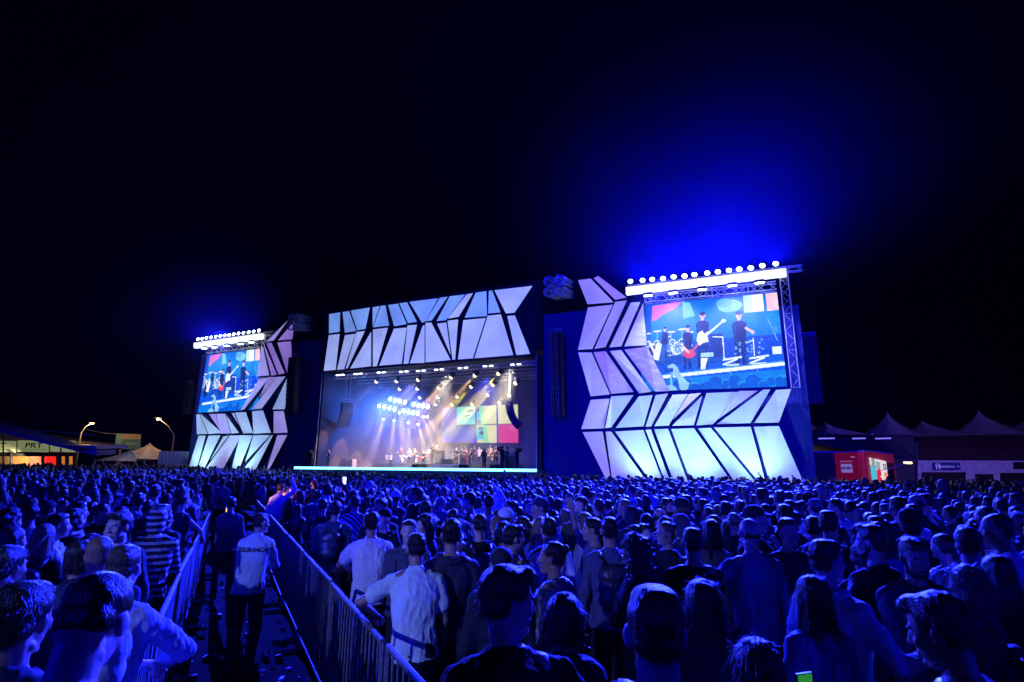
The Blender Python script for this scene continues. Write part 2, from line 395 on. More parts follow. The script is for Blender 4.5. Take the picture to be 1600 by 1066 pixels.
    if fine:
        for e in eyes:
            c = e-fwd*.0145*sc
            o = MB().add(*ell_v(c, (.0112,)*3)).build('eye', EYE, body, True)
            MB().add(*ell_v(c+fwd*.0075, (.0052,)*3, None, 10, 6)).build('pupil', PUPIL, o, True)
        for s in (-1, 1):
            Bq = Blob(); v, f = cap_v((s*.018, .089, .0245), .003, (s*.046, .078, .026), .0024, 8); Bq.add((H(v*sc), f))
            k = MB().add(Bq.v[0], Bq.f).build('eyebrow', HAIR, body, True); k.color = (*g['haircol'], 1)
    # ---- hair
    hs = g['hair']; hb = Blob()
    def HE(c, r, rot=None): v, f = ell_v(c, r, rot, 18, 12); hb.add((H(v*sc), f))
    def HC(a, ra, b, rb, **k): v, f = cap_v(a, ra, b, rb, **k); hb.add((H(v*sc), f))
    amp, strands, slen = .005, 0, .05
    base = lambda t=0: (HE((0, -.022, .046), (.077+t, .090+t, .078+t)), HE((0, -.050, -.005), (.070+t, .055+t, .058)))
    if hs in ('short', 'buzz', 'quiff', 'fade'):
        t = {'short': .006, 'buzz': -.0005, 'quiff': .006, 'fade': .001}[hs]; base(t); amp = {'buzz': .0006, 'fade': .0014}.get(hs, .0028)
        if hs != 'buzz': HE((0, .012, .088), (.062, .066, .036)); HE((0, -.02, .092), (.066, .076, .036))
        if hs == 'quiff': HE((0, .05, .098), (.05, .036, .028), rotx(.4))
        strands = 2600 if fine else 160; slen = {'buzz': .005, 'fade': .013}.get(hs, .030)
    elif hs == 'bald': HE((0, -.060, -.012), (.066, .040, .036)); amp = .0005
    elif hs == 'balding': HE((0, -.052, .0), (.078, .052, .045)); HE((0, -.04, .03), (.077, .06, .04)); amp = .001
    elif hs == 'bob':
        base(.012); HE((0, -.035, -.03), (.092, .080, .075)); HC((-.078, -.01, .02), .026, (-.080, .008, -.09), .024); HC((.078, -.01, .02), .026, (.080, .008, -.09), .024); amp = .006; strands = 1400 if fine else 160; slen = .09
    elif hs in ('long', 'curly', 'straight'):
        base(.012); 
        dn = np.array(hm.T @ np.array([0, 0, -1.0]))
        def pt(x, y, z, k): return np.array([x, y, z])+dn*k
        r0 = .05 if hs != 'curly' else .075
        for x in (-.045, 0, .045): HC((x, -.055, .02), .045, tuple(pt(x*1.3, -.075, -.02, .30 if hs != 'curly' else .20)), r0*.8)
        for s in (-1, 1): HC((s*.072, -.015, .03), .024, tuple(pt(s*.088, -.012, -.02, .20)), .030 if hs != 'curly' else .045)
        if hs == 'curly': HE((0, -.05, -.04), (.115, .095, .13)); HE((0, -.07, -.14), (.14, .09, .10)); amp = .013
        else: amp = .004
        strands = 1800 if fine else 200; slen = .16 if hs != 'curly' else .05
    elif hs == 'bun': base(.003); HE((0, -.11, .07), (.036, .034, .034)); amp = .003; strands = 600 if fine else 80; slen = .03
    elif hs == 'tail': base(.003); HC((0, -.11, .05), .022, (0, -.15, -.12), .014); amp = .003; strands = 600 if fine else 80
    elif hs == 'cap': base(.001); amp = .001
    elif hs == 'hood': base(0); amp = .001
    if g['beard']: HE((0, .034, -.080), (.055, .062, .040)); HC((-.064, .0, -.01), .010, (-.048, .03, -.075), .020); HC((.064, .0, -.01), .010, (.048, .03, -.075), .020); HC((-.024, .094, -.046), .005, (.024, .094, -.046), .005)
    sd = g['seed']
    upz = hm @ np.array([0, 0, 1.0])
    def hpost(co, nr):
        st = (1, 1, .22) if hs not in ('curly',) else (1, 1, .8)
        loc = (co-hc) @ hm
        d = fnoise(loc, 26 if hs != 'curly' else 16, st, sd)*amp
        if g['beard'] : d = np.where(loc[:, 1] > .05, d*.3, d)
        return co+nr*d[:, None]
    hair = hb.fuse('hair', .0075 if fine else .013, 2, HAIR, body, hpost); hair.color = (*g['haircol'], 1)
    hb0 = hair.data; hb0.use_fake_user = True
    if strands:
        # loose locks over the surface
        me = hair.data; rs = np.random.RandomState(sd+5); idx = rs.randint(0, len(me.vertices), strands); V = []; Fq = []
        gd = -upz
        for k in idx:
            p = np.array(me.vertices[k].co); n_ = np.array(me.vertices[k].normal)
            t = gd-n_*gd.dot(n_)+rs.normal(size=3)*(.25 if hs != 'curly' else .9)
            if hs in ('short', 'quiff', 'fade', 'bun', 'tail'): t = t*.6+(hm @ np.array([0, .7 if (p-hc).dot(upz) > .07 else -.5, 0]))+rs.normal(size=3)*.22
            t /= np.linalg.norm(t)+1e-9; b_ = np.cross(n_, t); b_ /= np.linalg.norm(b_)+1e-9; wd = .0016 if fine else .003
            L_ = slen*rs.uniform(.5, 1.2)*(1 if n_.dot(upz) < .6 or hs == 'curly' else .35); q = p-n_*.002; m0 = len(V); sg = 4
            for i in range(sg+1):
                ww = wd*(1-i/sg*.85); V += [q-b_*ww, q+b_*ww]
                t2 = t+n_*((.22 if hs in ('short', 'quiff', 'fade', 'buzz') else .4) if i == 0 else -.14)*(.35 if hs in ('long', 'straight', 'bob') else 1)*(1-.85*max(0., float(n_.dot(upz))))+gd*.12*i+(rs.normal(size=3)*.5 if hs == 'curly' else 0); t2 /= np.linalg.norm(t2); q = q+t2*L_/sg
            Fq += [(m0+2*i, m0+2*i+1, m0+2*i+3, m0+2*i+2) for i in range(sg)]
        mb = MB(); me3 = hair.data; v0 = np.empty(len(me3.vertices)*3); me3.vertices.foreach_get('co', v0); v0 = v0.reshape(-1, 3).tolist()
        f0 = [tuple(p.vertices) for p in me3.polygons]; nv = len(v0)
        me4 = bpy.data.meshes.new('hair'); me4.from_pydata(v0+[tuple(x) for x in V], [], f0+[tuple(i+nv for i in q) for q in Fq]); me4.materials.append(HAIR)
        me4.polygons.foreach_set('use_smooth', [True]*len(me4.polygons)); hair.data = me4
    if hs == 'cap':
        kb = Blob(); v, f = ell_v((0, -.02, .055), (.086, .098, .074), None, 18, 12); kb.add((H(v), f)); v, f = ell_v((0, .098, .055), (.066, .062, .008), rotx(-.22), 16, 8); kb.add((H(v), f))
        k = kb.fuse('cap', .009, 2, CLOTH, body); k.color = (*g.get('capcol', (.02, .02, .03)), 1)
    if hs == 'hood' or g['top'] == 'hoodie':
        kb = Blob()
        if hs == 'hood':
            v, f = ell_v((0, -.038, .035), (.098, .108, .100), None, 18, 12); kb.add((H(v), f)); v, f = ell_v((0, -.05, -.06), (.09, .085, .10), None, 18, 12); kb.add((H(v), f))
        else:
            for a0 in range(7):
                t = R(-20+a0*36.7); 
                if a0: kb.add(cap_v(neck+np.array([math.cos(tp)*.095, -math.sin(tp)*.085-.01, -.005-math.sin(tp)*.02]), .034, neck+np.array([math.cos(t)*.095, -math.sin(t)*.085-.01, -.005-math.sin(t)*.02]), .034))
                tp = t
        k = kb.fuse('hood', .010, 2, g['mat'] or CLOTH, body, lambda co, nr: co+nr*(fnoise(co, 9, (1, 1, 1), sd+3)*.004)[:, None]); k.color = (*g['topcol'], 1)
    if g['glasses']:
        kb = MB()
        for s in (-1, 1):
            for i in range(14):
                t0, t1 = 2*math.pi*i/14, 2*math.pi*(i+1)/14
                kb.tube(H(np.array([s*.033+.023*math.cos(t0), .098, .006+.019*math.sin(t0)])), H(np.array([s*.033+.023*math.cos(t1), .098, .006+.019*math.sin(t1)])), .0016, .0016, 5)
            kb.tube(H(np.array([s*.056, .097, .012])), H(np.array([s*.078, 0, .008])), .0015, .0015, 5)
        kb.tube(H(np.array([-.01, .099, .01])), H(np.array([.01, .099, .01])), .0015, .0015, 5); kb.build('glasses', GLASSF, body)
    # ---- top
    tp_ = g['top']; th = {'tshirt': .015, 'polo': .015, 'shirt': .016, 'sweater': .019, 'hoodie': .024, 'jacket': .027, 'puffer': .036, 'tank': .009}[tp_]
    cb_ = Blob(); low = .86 if tp_ != 'tank' else .93
    rr = [(x, y, z, rx+th, ry+th) for x, y, z, rx, ry in tor if z >= .88][:-1]; rr = [(0, 0, low, rr[0][3]+.008+th*.3, rr[0][4]+.012+th*.3)]+rr
    rr[-1] = (0, -.018, 1.478, .070*W+th*.5, .066+th*.5)
    v, f = loft_v(rr); cb_.add((bend(v), f))
    for s, (sh, el, wt) in zip((-1, 1), arms):
        ua = (.044 if fem else .050)+th*.65
        cb_.add(cap_v(bend(np.array([[s*.08*W, -.02, 1.415]]))[0], .062+th*.5, sh+np.array([0, 0, -.004]), ua+.006))
        if tp_ in ('tshirt', 'polo'): cb_.add(cap_v(sh, ua, sh+(el-sh)*.62, ua+.006))
        elif tp_ == 'tank': pass
        else:
            cb_.add(cap_v(sh, ua, el, ua-.008)); w2 = wt-(wt-el)*.06; cb_.add(cap_v(el, ua-.008, w2, .034+th*.5))
            if tp_ in ('sweater', 'hoodie', 'jacket', 'puffer'): cb_.add(cap_v(wt-(wt-el)*.10, .036+th*.5, w2, .036+th*.5))
    if tp_ in ('jacket', 'shirt', 'polo'):
        for i in range(12):
            t0, t1 = 2*math.pi*i/12, 2*math.pi*(i+1)/12; cz = .0 if tp_ != 'jacket' else .008
            if tp_ != 'jacket' and math.sin((t0+t1)/2) > .93: continue
            P_ = lambda t: neck+rotx(-lean*.8) @ np.array([math.cos(t)*.068*W, math.sin(t)*.066+.01, .004+cz-math.sin(t)*.022])
            cb_.add(cap_v(P_(t0), .016, P_(t1), .016, 8))
    def cpost(co, nr):
        d = fnoise(co, 3.6, (1, 1, .45), sd+1)*(.007+th*.2)+fnoise(co, 9, (1, 1, .6), sd+2)*.0018
        rdg = fnoise(co, 4.4, (1, 1, .5), sd+9); d += .0075*np.exp(-(rdg/.26)**2)*(1 if tp_ not in ('puffer', 'tank') else .3)
        for sh, el, wt in arms:       # creases bunching at the elbow
            q = co-el; d2 = (q**2).sum(1); ax_ = (wt-sh); ax_ = ax_/np.linalg.norm(ax_); d += np.exp(-d2/.007)*np.sin(q @ ax_*190)*.0035
        if tp_ == 'puffer': d += np.abs(np.sin(co[:, 2]*48))**.6*.014-.007
        d = np.maximum(d-.003, -th*.4)
        return co+nr*d[:, None]
    top = cb_.fuse({'tshirt': 'tshirt', 'polo': 'polo_shirt', 'shirt': 'shirt', 'sweater': 'sweater', 'hoodie': 'hoodie', 'jacket': 'jacket', 'puffer': 'padded_jacket', 'tank': 'tank_top'}[tp_], .0105 if fine else .016, 2, g['mat'] or CLOTH, body, cpost); top.color = (*g['topcol'], 1)
    # ---- trousers and shoes
    pb = Blob(); rr = [(x, y, z, rx+.012, ry+.012) for x, y, z, rx, ry in tor if z <= 1.0]; v, f = loft_v(rr); pb.add((bend(v), f))
    for hip, kn, an in legs: pb.add(cap_v(hip, .098, kn, .072)); pb.add(cap_v(kn, .070, an+np.array([0, 0, .02]), .055))
    tr = pb.fuse('trousers', .018 if not fine else .014, 2, CLOTH, body, lambda co, nr: co+nr*(fnoise(co, 4, (1, 1, .6), sd+4)*.006)[:, None]); tr.color = (*g['pants'], 1)
    for (hip, kn, an), s in zip(legs, (-1, 1)):
        sb = Blob(); sb.add(cap_v(an+np.array([0, -.03, -.040]), .044, an+np.array([s*.02, .15, -.046]), .038)); sb.add(cap_v(an, .046, an+np.array([0, .0, -.03]), .046))
        k = sb.fuse('shoe', .016, 2, CLOTH, body, lambda co, nr: np.maximum(co, [-9, -9, .0])); k.color = (.05, .05, .05, 1)
    LOWP[body.name] = (body.data, hb0, top.data); _ = [float(x) for x in (*hands[0][0], *hands[1][0])]
    HANDS[body.name] = (hands, hc, hm)
    return body
HANDS = {}; LOWP = {}
def place(o, loc, yaw, h=1.75):
    """yaw: compass direction faced, 0 = away from the camera, positive turns towards the left of the picture"""
    s = h/1.75; o.location = loc; o.rotation_euler = (0, 0, R(yaw)); o.scale = (s, s, s); return o
def hand_world(o, side, off=(0, 0, 0)):
    hands, hc, hm = HANDS[o.name]; wt, fd, pn, th = hands[side]
    return o.matrix_basis @ Vector(wt+fd*(.07+off[0])+pn*(.03+off[1])+th*off[2])
# ================================================================ ground
gm = bump(mat('asphalt', (.014, .014, .015), .95, spec=.05), 3, .4, 8, dist=.02, colvar=.5)
def ground_z(x, y):
    """the field rises gently towards the far left"""
    a_ = np.clip((-x-8)/22, 0, 1); b_ = np.clip((y-26)/60, 0, 1.3); return a_*a_*(3-2*a_)*b_*.95
gx_ = [-400, -200]+list(range(-120, 121, 5))+[200, 400]; gy_ = [-60, -30]+list(range(0, 121, 5))+[200, 500]
link('ground', [(x, y, float(ground_z(np.float64(x), np.float64(y)))) for y in gy_ for x in gx_], [(j*len(gx_)+i, j*len(gx_)+i+1, (j+1)*len(gx_)+i+1, (j+1)*len(gx_)+i) for j in range(len(gy_)-1) for i in range(len(gx_)-1)], gm, smooth=True)['kind'] = 'structure'

# ================================================================ stage
stage = empty('stage', FP(-12, 0, 0), 0, 'wide concert stage with faceted pale header above the lit band platform', 'stage')
stage_inv = Matrix.Translation(-stage.location)
def kid(mb, name, m, parent=None, smooth=False):
    """build a mesh from world coordinates as a child of a thing that stands unrotated"""
    parent = parent or stage; loc = parent.location if parent.type == 'EMPTY' or parent.parent is None else Vector()
    top = parent
    off = Vector(top.location)
    q = top.parent
    while q is not None: off += Vector(q.location); q = q.parent
    mb.v = [tuple(Vector(p)-off) for p in mb.v]
    return mb.build(name, m, parent, smooth)
UL = uoff(on_front(497, 700))[0]; UR = uoff(on_front(838, 700))[0]     # stage opening
ZB = uoff(on_front(831, 556))[2]                                       # underside of the header
ZT = uoff(on_front(832, 444))[2]+.3
DK = 2.05; BACK = -11.0
S0 = uoff(on_front(465, 727, 1.0))[0]; S1 = uoff(on_front(841, 734, 1.0))[0]
fr = FP(0, 0, 0)
def fbox(mb, u0, u1, o0, o1, z0, z1, mi=0):
    v = [FP(u, o, z) for u in (u0, u1) for o in (o0, o1) for z in (z0, z1)]
    return mb.add(v, [(0, 1, 3, 2), (4, 6, 7, 5), (0, 4, 5, 1), (2, 3, 7, 6), (0, 2, 6, 4), (1, 5, 7, 3)], mi)
kid(fbox(MB(), S0, S1, BACK-1, 1.0, 0, DK), 'deck', DECKM)
kid(fbox(MB(), UL-.3, UL, -10.9, -.05, DK+.002, ZB), 'side_drape', DRAPE)
kid(fbox(MB(), UR, UR+.3, -10.9, -.05, DK+.002, ZB), 'side_drape', DRAPE)
kid(fbox(MB(), UL-.3, UR+.3, BACK-.5, BACK, DK+.002, ZB+.5), 'backdrop', bump(mat('backdrop_cloth', (.10, .10, .16), .8), 1.5, .5, 3, (3, 3, .2), .1))
kid(fbox(MB(), UL-.3, UR+.3, BACK-.6, -.4, ZB+.55, ZT+.1), 'roof', BLACK)
# front strip of light along the lip of the deck
led = mat('strip_light', (.8, .9, 1), .4, emit=(.10, .46, 1.0), es=6.0)
strip = fbox(MB(), S0, S1, 1.30, 1.38, 1.97, 2.17)
fbox(strip, S0, S1, 1.004, 1.30, 2.0, 2.03, 1)
kid(strip, 'light_strip', [led, BLACK])
mb = MB()
for i in range(14): fbox(mb, S0+(S1-S0)*i/14+.02, S0+(S1-S0)*(i+1)/14-.02, 1.004, 1.03, .05, 1.93)
kid(mb, 'deck_skirt', mat('skirt', (.02, .02, .05), .7))
for u in (UL-.12, UR+.06):
    kid(MB().tube(FP(u, .12, DK), FP(u, .12, ZB), .035), 'cable_conduit', mat('white_conduit', (.45, .45, .55), .5))
# header: dark backing, pale fabric facets in front with light wash as emission
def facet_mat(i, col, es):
    n = 'painted_wash_fabric_%d' % i
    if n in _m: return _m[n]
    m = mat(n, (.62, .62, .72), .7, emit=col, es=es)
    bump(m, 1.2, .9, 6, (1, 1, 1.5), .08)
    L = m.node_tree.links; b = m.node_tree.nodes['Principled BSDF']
    # emission varied by noise for an uneven painted wash
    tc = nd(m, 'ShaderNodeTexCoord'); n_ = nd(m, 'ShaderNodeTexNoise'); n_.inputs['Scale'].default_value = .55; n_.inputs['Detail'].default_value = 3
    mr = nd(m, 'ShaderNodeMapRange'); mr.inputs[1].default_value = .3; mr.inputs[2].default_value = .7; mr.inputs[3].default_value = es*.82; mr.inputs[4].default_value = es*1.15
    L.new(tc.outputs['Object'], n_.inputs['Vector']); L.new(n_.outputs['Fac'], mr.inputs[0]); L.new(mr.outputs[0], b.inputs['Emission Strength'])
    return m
HB = facet_mat(0, (.22, .41, 1.0), .72)     # header, bluish wash as emission
HL = facet_mat(1, (.42, .52, 1.0), .76)     # header, lavender wash as emission
TL_ = facet_mat(2, (.42, .36, .95), .58)    # towers, lavender wash as emission
TP = facet_mat(3, (.42, .24, .90), .50)     # towers, violet emission painted in for shaded facets
TW = facet_mat(4, (.38, .50, .97), .60)     # towers, paler emission painted in for brighter-lit panels
def cladding(parent, panels, org, sc, off, fold=.0, seed=0):
    rnd = random.Random(seed)
    for pn in panels:
        m, pts = pn[0], pn[1:]
        W = [on_front(org[0]+x/sc, org[1]+y/sc, off) for x, y in pts]
        c = sum(W, Vector())/len(W)
        mb = MB()
        # outer fabric with one raised corner (folded facet), returned to the backing behind
        lift = [0]*len(W)
        if fold: lift[rnd.randrange(len(W))] = rnd.uniform(.4, 1)*fold
        T_ = [p+NV*l for p, l in zip(W, lift)]; B_ = [p-NV*.3 for p in W]; n = len(W)
        v = T_+B_
        if n == 4:
            k = rnd.randrange(2); f = [(0, 1, 2), (0, 2, 3)] if k else [(0, 1, 3), (1, 2, 3)]
        else: f = [tuple(range(n))]
        f += [(i, n+i, n+(i+1) % n, (i+1) % n) for i in range(n)]+[tuple(range(2*n-1, n-1, -1))]
        nf = len(f)-n-1
        mb.add(v, f[:nf], 0); mb.v = mb.v; mb.f += [tuple(q) for q in f[nf:]]; mb.mi += [1]*(n+1)
        kid(mb, 'cladding_panel', [m, DRAPE], parent)
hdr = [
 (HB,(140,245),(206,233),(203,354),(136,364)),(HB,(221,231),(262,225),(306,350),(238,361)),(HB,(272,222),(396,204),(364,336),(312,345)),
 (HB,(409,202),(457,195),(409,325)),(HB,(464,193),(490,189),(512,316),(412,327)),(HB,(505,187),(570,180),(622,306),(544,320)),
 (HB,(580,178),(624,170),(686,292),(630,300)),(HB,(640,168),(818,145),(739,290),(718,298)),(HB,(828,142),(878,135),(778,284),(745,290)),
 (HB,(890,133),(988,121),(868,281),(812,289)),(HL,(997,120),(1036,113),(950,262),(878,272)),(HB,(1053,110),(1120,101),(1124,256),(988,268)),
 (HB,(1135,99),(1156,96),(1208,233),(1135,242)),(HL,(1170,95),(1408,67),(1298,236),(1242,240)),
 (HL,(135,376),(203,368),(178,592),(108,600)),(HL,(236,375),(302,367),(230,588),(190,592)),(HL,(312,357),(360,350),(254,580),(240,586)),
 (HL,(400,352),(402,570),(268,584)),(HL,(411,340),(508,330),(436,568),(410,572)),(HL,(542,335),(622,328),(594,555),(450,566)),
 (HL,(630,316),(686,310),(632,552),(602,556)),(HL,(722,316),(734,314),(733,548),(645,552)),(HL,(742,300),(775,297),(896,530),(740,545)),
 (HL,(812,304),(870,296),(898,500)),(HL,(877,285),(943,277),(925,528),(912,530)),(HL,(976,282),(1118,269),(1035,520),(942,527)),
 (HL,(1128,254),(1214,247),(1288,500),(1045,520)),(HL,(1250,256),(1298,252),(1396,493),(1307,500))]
mb = MB(); U0 = uoff(on_front(506, 540))[0]-.3; U1 = uoff(on_front(832, 520))[0]+.1
fbox(mb, U0, U1, -.4, -.02, ZB, ZT-.2)
kid(mb, 'header_backing', DRAPE)
cladding(stage, hdr, (480, 430), 4.0, .35, .12, 1)
# wing walls beside the opening
WL0 = uoff(on_front(440, 600))[0]; WR1 = uoff(on_front(925, 600))[0]
ZW = uoff(on_front(850, 492, -.8))[2]
kid(fbox(MB(), WL0, UL-.32, -1.1, -.8, 0, ZW), 'wing_wall', WINGM)
kid(fbox(MB(), UR+.32, WR1, -1.1, -.8, 0, ZW), 'wing_wall', WINGM)
# upper truss grid inside the roof
for o_ in (-1.2, -4.5, -7.8):
    mb = MB(); truss_mb(mb, FP(UL+.3, o_, ZB-.35), FP(UR-.3, o_, ZB-.35), .35, .025, .5)
    kid(mb, 'lighting_truss', ALU)

# LED wall upstage with large coloured tiles
def wallpt(px, py, off): return on_front(px, py, off)
lw = empty('led_wall', wallpt(760, 690, BACK+.9), 0, 'tiled LED wall upstage showing a cyan eye and yellow and pink blocks', 'LED wall')
P = Pic(180, 100, (80, 80, 200))
for k in range(100): P.rect(0, k/100, 1, (k+1)/100, (90+int(40*math.sin(k/14)), 90+int(30*math.sin(k/9)), 205+int(25*math.sin(k/11))))
P.ell(.25, .8, .2, .25, (60, 80, 215), .6); P.ell(.1, .3, .12, .4, (140, 140, 235), .5)
X = lambda q: (q-694)/(809-694)
P.rect(X(717), .0, X(746), .52, (150, 245, 235)); P.rect(X(717), 0, X(728), .52, (90, 235, 235), .6)
P.ell(X(736), .25, .085, .14, (110, 225, 230), .8, -.3); P.ell(X(736), .24, .05, .05, (190, 250, 240), 1, -.4)
P.line(X(731), .27, X(737), .24, .035, (10, 60, 90)); P.line(X(735), .13, X(742), .11, .05, (10, 70, 110))
P.rect(X(748), 0, X(778), .52, (240, 235, 160)); P.poly([(X(748), 0), (X(757), 0), (X(764), .5), (X(764), 1), (X(748), 1)], (150, 240, 170))
P.poly([(X(748), .12), (X(752), .2), (X(758), .45), (X(758), .52), (X(748), .52)], (60, 215, 225))
P.ell(X(750), .08, .02, .08, (10, 60, 100)); P.ell(X(752), .45, .025, .07, (20, 90, 130))
P.rect(X(748), .53, X(778), 1, (242, 238, 165)); P.poly([(X(756), .53), (X(763), .53), (X(766), 1), (X(757), 1)], (150, 238, 160))
P.poly([(X(748), .53), (X(758), .53), (X(759), .9), (X(748), .92)], (50, 215, 225)); P.ell(X(753), .6, .03, .06, (15, 70, 110)); P.ell(X(755), .74, .03, .05, (10, 60, 100))
P.rect(X(780), 0, 1, .50, (244, 240, 175)); P.rect(X(780), .51, 1, 1, (235, 60, 140)); P.ell(.95, .6, .07, .1, (240, 110, 170), .6)
for q in (746.5, 779): P.rect(X(q-.7), 0, X(q+.7), 1, (20, 60, 70))
P.rect(X(717), .505, 1, .525, (20, 60, 70))
SCR = attrcol(mat('screen_glow', rough=1, spec=0), .95)
a = [wallpt(691, 637, BACK+.9), wallpt(809, 632, BACK+.9), wallpt(810, 692, BACK+.9), wallpt(691, 692, BACK+.9)]
pic = P.mesh('screen', [p-lw.location for p in a], SCR, lw)
mb = MB(); mb.prism([p-NV*.02 for p in a], -NV*.2); kid(mb, 'cabinet', BLACK, lw)

# ================================================================ side towers with video screens
def band_picture():
    P = Pic(300, 188, (10, 110, 225)); rnd = random.Random(3)
    for k in range(188): P.rect(0, k/188, 1, (k+1)/188, (8, 105+int(30*math.sin(k/30)), 220))
    P.rect(0, .0, .06, .45, (5, 85, 205)); P.rect(0, .62, 1, .80, (5, 85, 235))
    P.poly([(.06, .02), (.26, 0), (.30, 0), (.24, .08), (.14, .14), (.10, .19), (.06, .2)], (215, 110, 190))
    P.poly([(.30, 0), (.36, .02), (.40, .18), (.31, .2)], (110, 190, 200))
    P.ell(.66, .10, .09, .07, (120, 195, 225)); P.ell(.62, .06, .06, .05, (90, 170, 220))
    P.rect(.76, 0, .90, .19, (190, 240, 200)); P.rect(.82, 0, .90, .19, (245, 240, 225)); P.rect(.92, 0, 1, .19, (245, 195, 210))
    P.rect(.0, .45, .6, .72, (10, 75, 190)); P.rect(.58, .45, 1, .66, (3, 70, 215))
    wht = (225, 240, 250); dk = (5, 30, 110); skin = (235, 190, 200)
    def kit(x, y, s=1):
        for dx, dy, rx in ((-.05, -.12, .035), (.03, -.14, .035), (.09, -.10, .03), (-.08, -.07, .03)):
            P.ell(x+dx*s, y+dy*s, rx*s, .010*s, (220, 225, 235)); P.line(x+dx*s, y+dy*s, x+dx*s*1.1, y+.16*s, .006, (190, 215, 240))
        for dx, dy, r_ in ((0, .07, .05), (-.04, 0, .025), (.03, 0, .025), (.08, .05, .03)):
            P.ell(x+dx*s, y+dy*s, r_*s, r_*1.5*s, wht); P.ell(x+dx*s, y+dy*s, r_*.7*s, r_*1.05*s, (60, 120, 210))
        for k in range(40): P.line(x+rnd.uniform(-.1, .1)*s, y+rnd.uniform(-.05, .15)*s, x+rnd.uniform(-.1, .1)*s, y+rnd.uniform(0, .18)*s, .004, rnd.choice([wht, (120, 180, 240), dk]))
    kit(.08, .46); kit(.27, .46)
    def man(x, y, h, arm=None, shirt=dk):
        P.ell(x, y, h*.036, h*.066, skin); P.ell(x, y-h*.035, h*.038, h*.04, (15, 20, 60)); P.rect(x-h*.018, y, x+h*.018, y+h*.12, skin)
        P.poly([(x-h*.085, y+h*.15), (x-h*.03, y+h*.10), (x+h*.03, y+h*.10), (x+h*.085, y+h*.16), (x+h*.065, y+h*.5), (x-h*.065, y+h*.5)], shirt)
        P.poly([(x-h*.065, y+h*.5), (x+h*.065, y+h*.5), (x+h*.06, y+h*1.0), (x+.008, y+h*1.0), (x, y+h*.6), (x-h*.02, y+h), (x-h*.065, y+h)], (5, 40, 135)); P.ell(x+h*.006, y+h*.01, h*.012, h*.03, (170, 120, 170)); P.line(x-h*.02, y-h*.008, x+h*.024, y-h*.008, .005, (30, 20, 70)); P.line(x-h*.05, y+h*.2, x-h*.04, y+h*.45, .008, (30, 70, 170))
        if arm: P.line(x+arm[0]*.5, y+h*.25, x+arm[0], y+arm[1], .03, skin); P.ell(x+arm[0], y+arm[1], .012, .02, skin)
    man(.17, .30, .33); man(.345, .31, .46); man(.455, .18, .58); man(.72, .21, .60, (.09, .20))
    P.ell(.08, .62, .035, .14, dk); P.poly([(.11, .45), (.15, .47), (.13, .66), (.08, .64)], wht); P.poly([(.15, .47), (.19, .49), (.17, .68), (.13, .66)], (40, 90, 190))
    P.line(.06, .46, .10, .58, .03, (230, 225, 235))
    P.ell(.355, .60, .045, .05, (220, 60, 100), 1, -.5); P.line(.36, .60, .43, .49, .02, (225, 90, 110)); P.line(.31, .52, .35, .58, .028, skin)
    P.poly([(.42, .38), (.45, .35), (.47, .39), (.50, .36), (.49, .43), (.50, .48), (.46, .49), (.43, .52), (.41, .46)], wht); P.line(.47, .42, .60, .27, .022, wht); P.ell(.61, .26, .018, .02, wht)
    P.rect(.50, .40, .60, .66, (10, 50, 150)); P.line(.53, .43, .60, .44, .012, wht); P.line(.60, .44, .605, .68, .012, wht)
    P.rect(.44, .60, .53, .65, (170, 210, 245)); P.poly([(.44, .66), (.49, .66), (.47, .78), (.44, .78)], wht)
    for x0, x1 in ((.60, .72), (.78, .90)):
        P.line(x0, .69, x1, .67, .02, wht); P.line(x0, .74, x1-.03, .69, .02, wht); P.line(x0+.02, .75, x1-.02, .75, .02, (190, 220, 250))
    P.line(.81, .48, .81, .66, .012, wht); P.line(.76, .52, .81, .50, .01, wht); P.rect(.93, .58, .99, .66, wht); P.line(.92, .28, .97, .52, .008, (120, 180, 235)); P.ell(.96, .4, .02, .04, (60, 140, 210))
    for k in range(20): P.ell(.70+.1*(k % 3)*.8+rnd.uniform(-.02, .02), .55+rnd.uniform(-.06, .09), .008, .012, (120, 180, 235), .7)
    P.line(.06, .855, .99, .76, .052, (120, 190, 230), .6); P.line(.06, .855, .22, .842, .032, wht); P.line(.25, .838, .99, .765, .034, wht)
    for x in (.42, .64, .82): P.line(x, .80, x+.004, .84, .008, (120, 180, 200))
    P.poly([(0, .89), (1, .82), (1, 1), (0, 1)], (10, 120, 225)); 
    for k in range(34):
        x = .25+rnd.random()*.78; y = .9+rnd.random()*.12; r_ = rnd.uniform(.02, .05)
        P.ell(x, y, r_, r_*1.5, rnd.choice([(60, 160, 235), (8, 70, 200), (30, 140, 230)])); P.ell(x+.003, y+.008, r_*.95, r_*1.42, (6, 88, 208))
    P.poly([(.20, .72), (.24, .70), (.27, .74), (.30, .84), (.36, .93), (.33, 1), (.29, .96), (.27, .86), (.20, .78)], (140, 190, 225)); P.ell(.32, .95, .035, .06, (140, 190, 225))
    P.rect(.17, .75, .24, .80, (15, 70, 180)); P.line(.225, .84, .23, .95, .02, (130, 190, 235)); P.ell(.22, 1.0, .05, .06, (130, 185, 230))
    for k in range(600): P.ell(rnd.random(), rnd.random()*.8, .003, .004, (80, 160, 235), .5)
    nz = np.random.RandomState(2); P.a *= (.86+.28*nz.rand(P.h, P.w, 1)); k_ = nz.rand(12, 18); up_ = np.kron(k_, np.ones((16, 17)))[:P.h, :P.w]; P.a *= (.9+.2*up_[..., None]) if up_.shape == (P.h, P.w) else 1
    return P
BAND = band_picture()
SCREENM = attrcol(mat('video_screen_glow', rough=1, spec=0), 1.25)
BARM = mat('lit_white_banner', (.8, .8, .8), .6, emit=(.90, .90, 1.0), es=1.3)
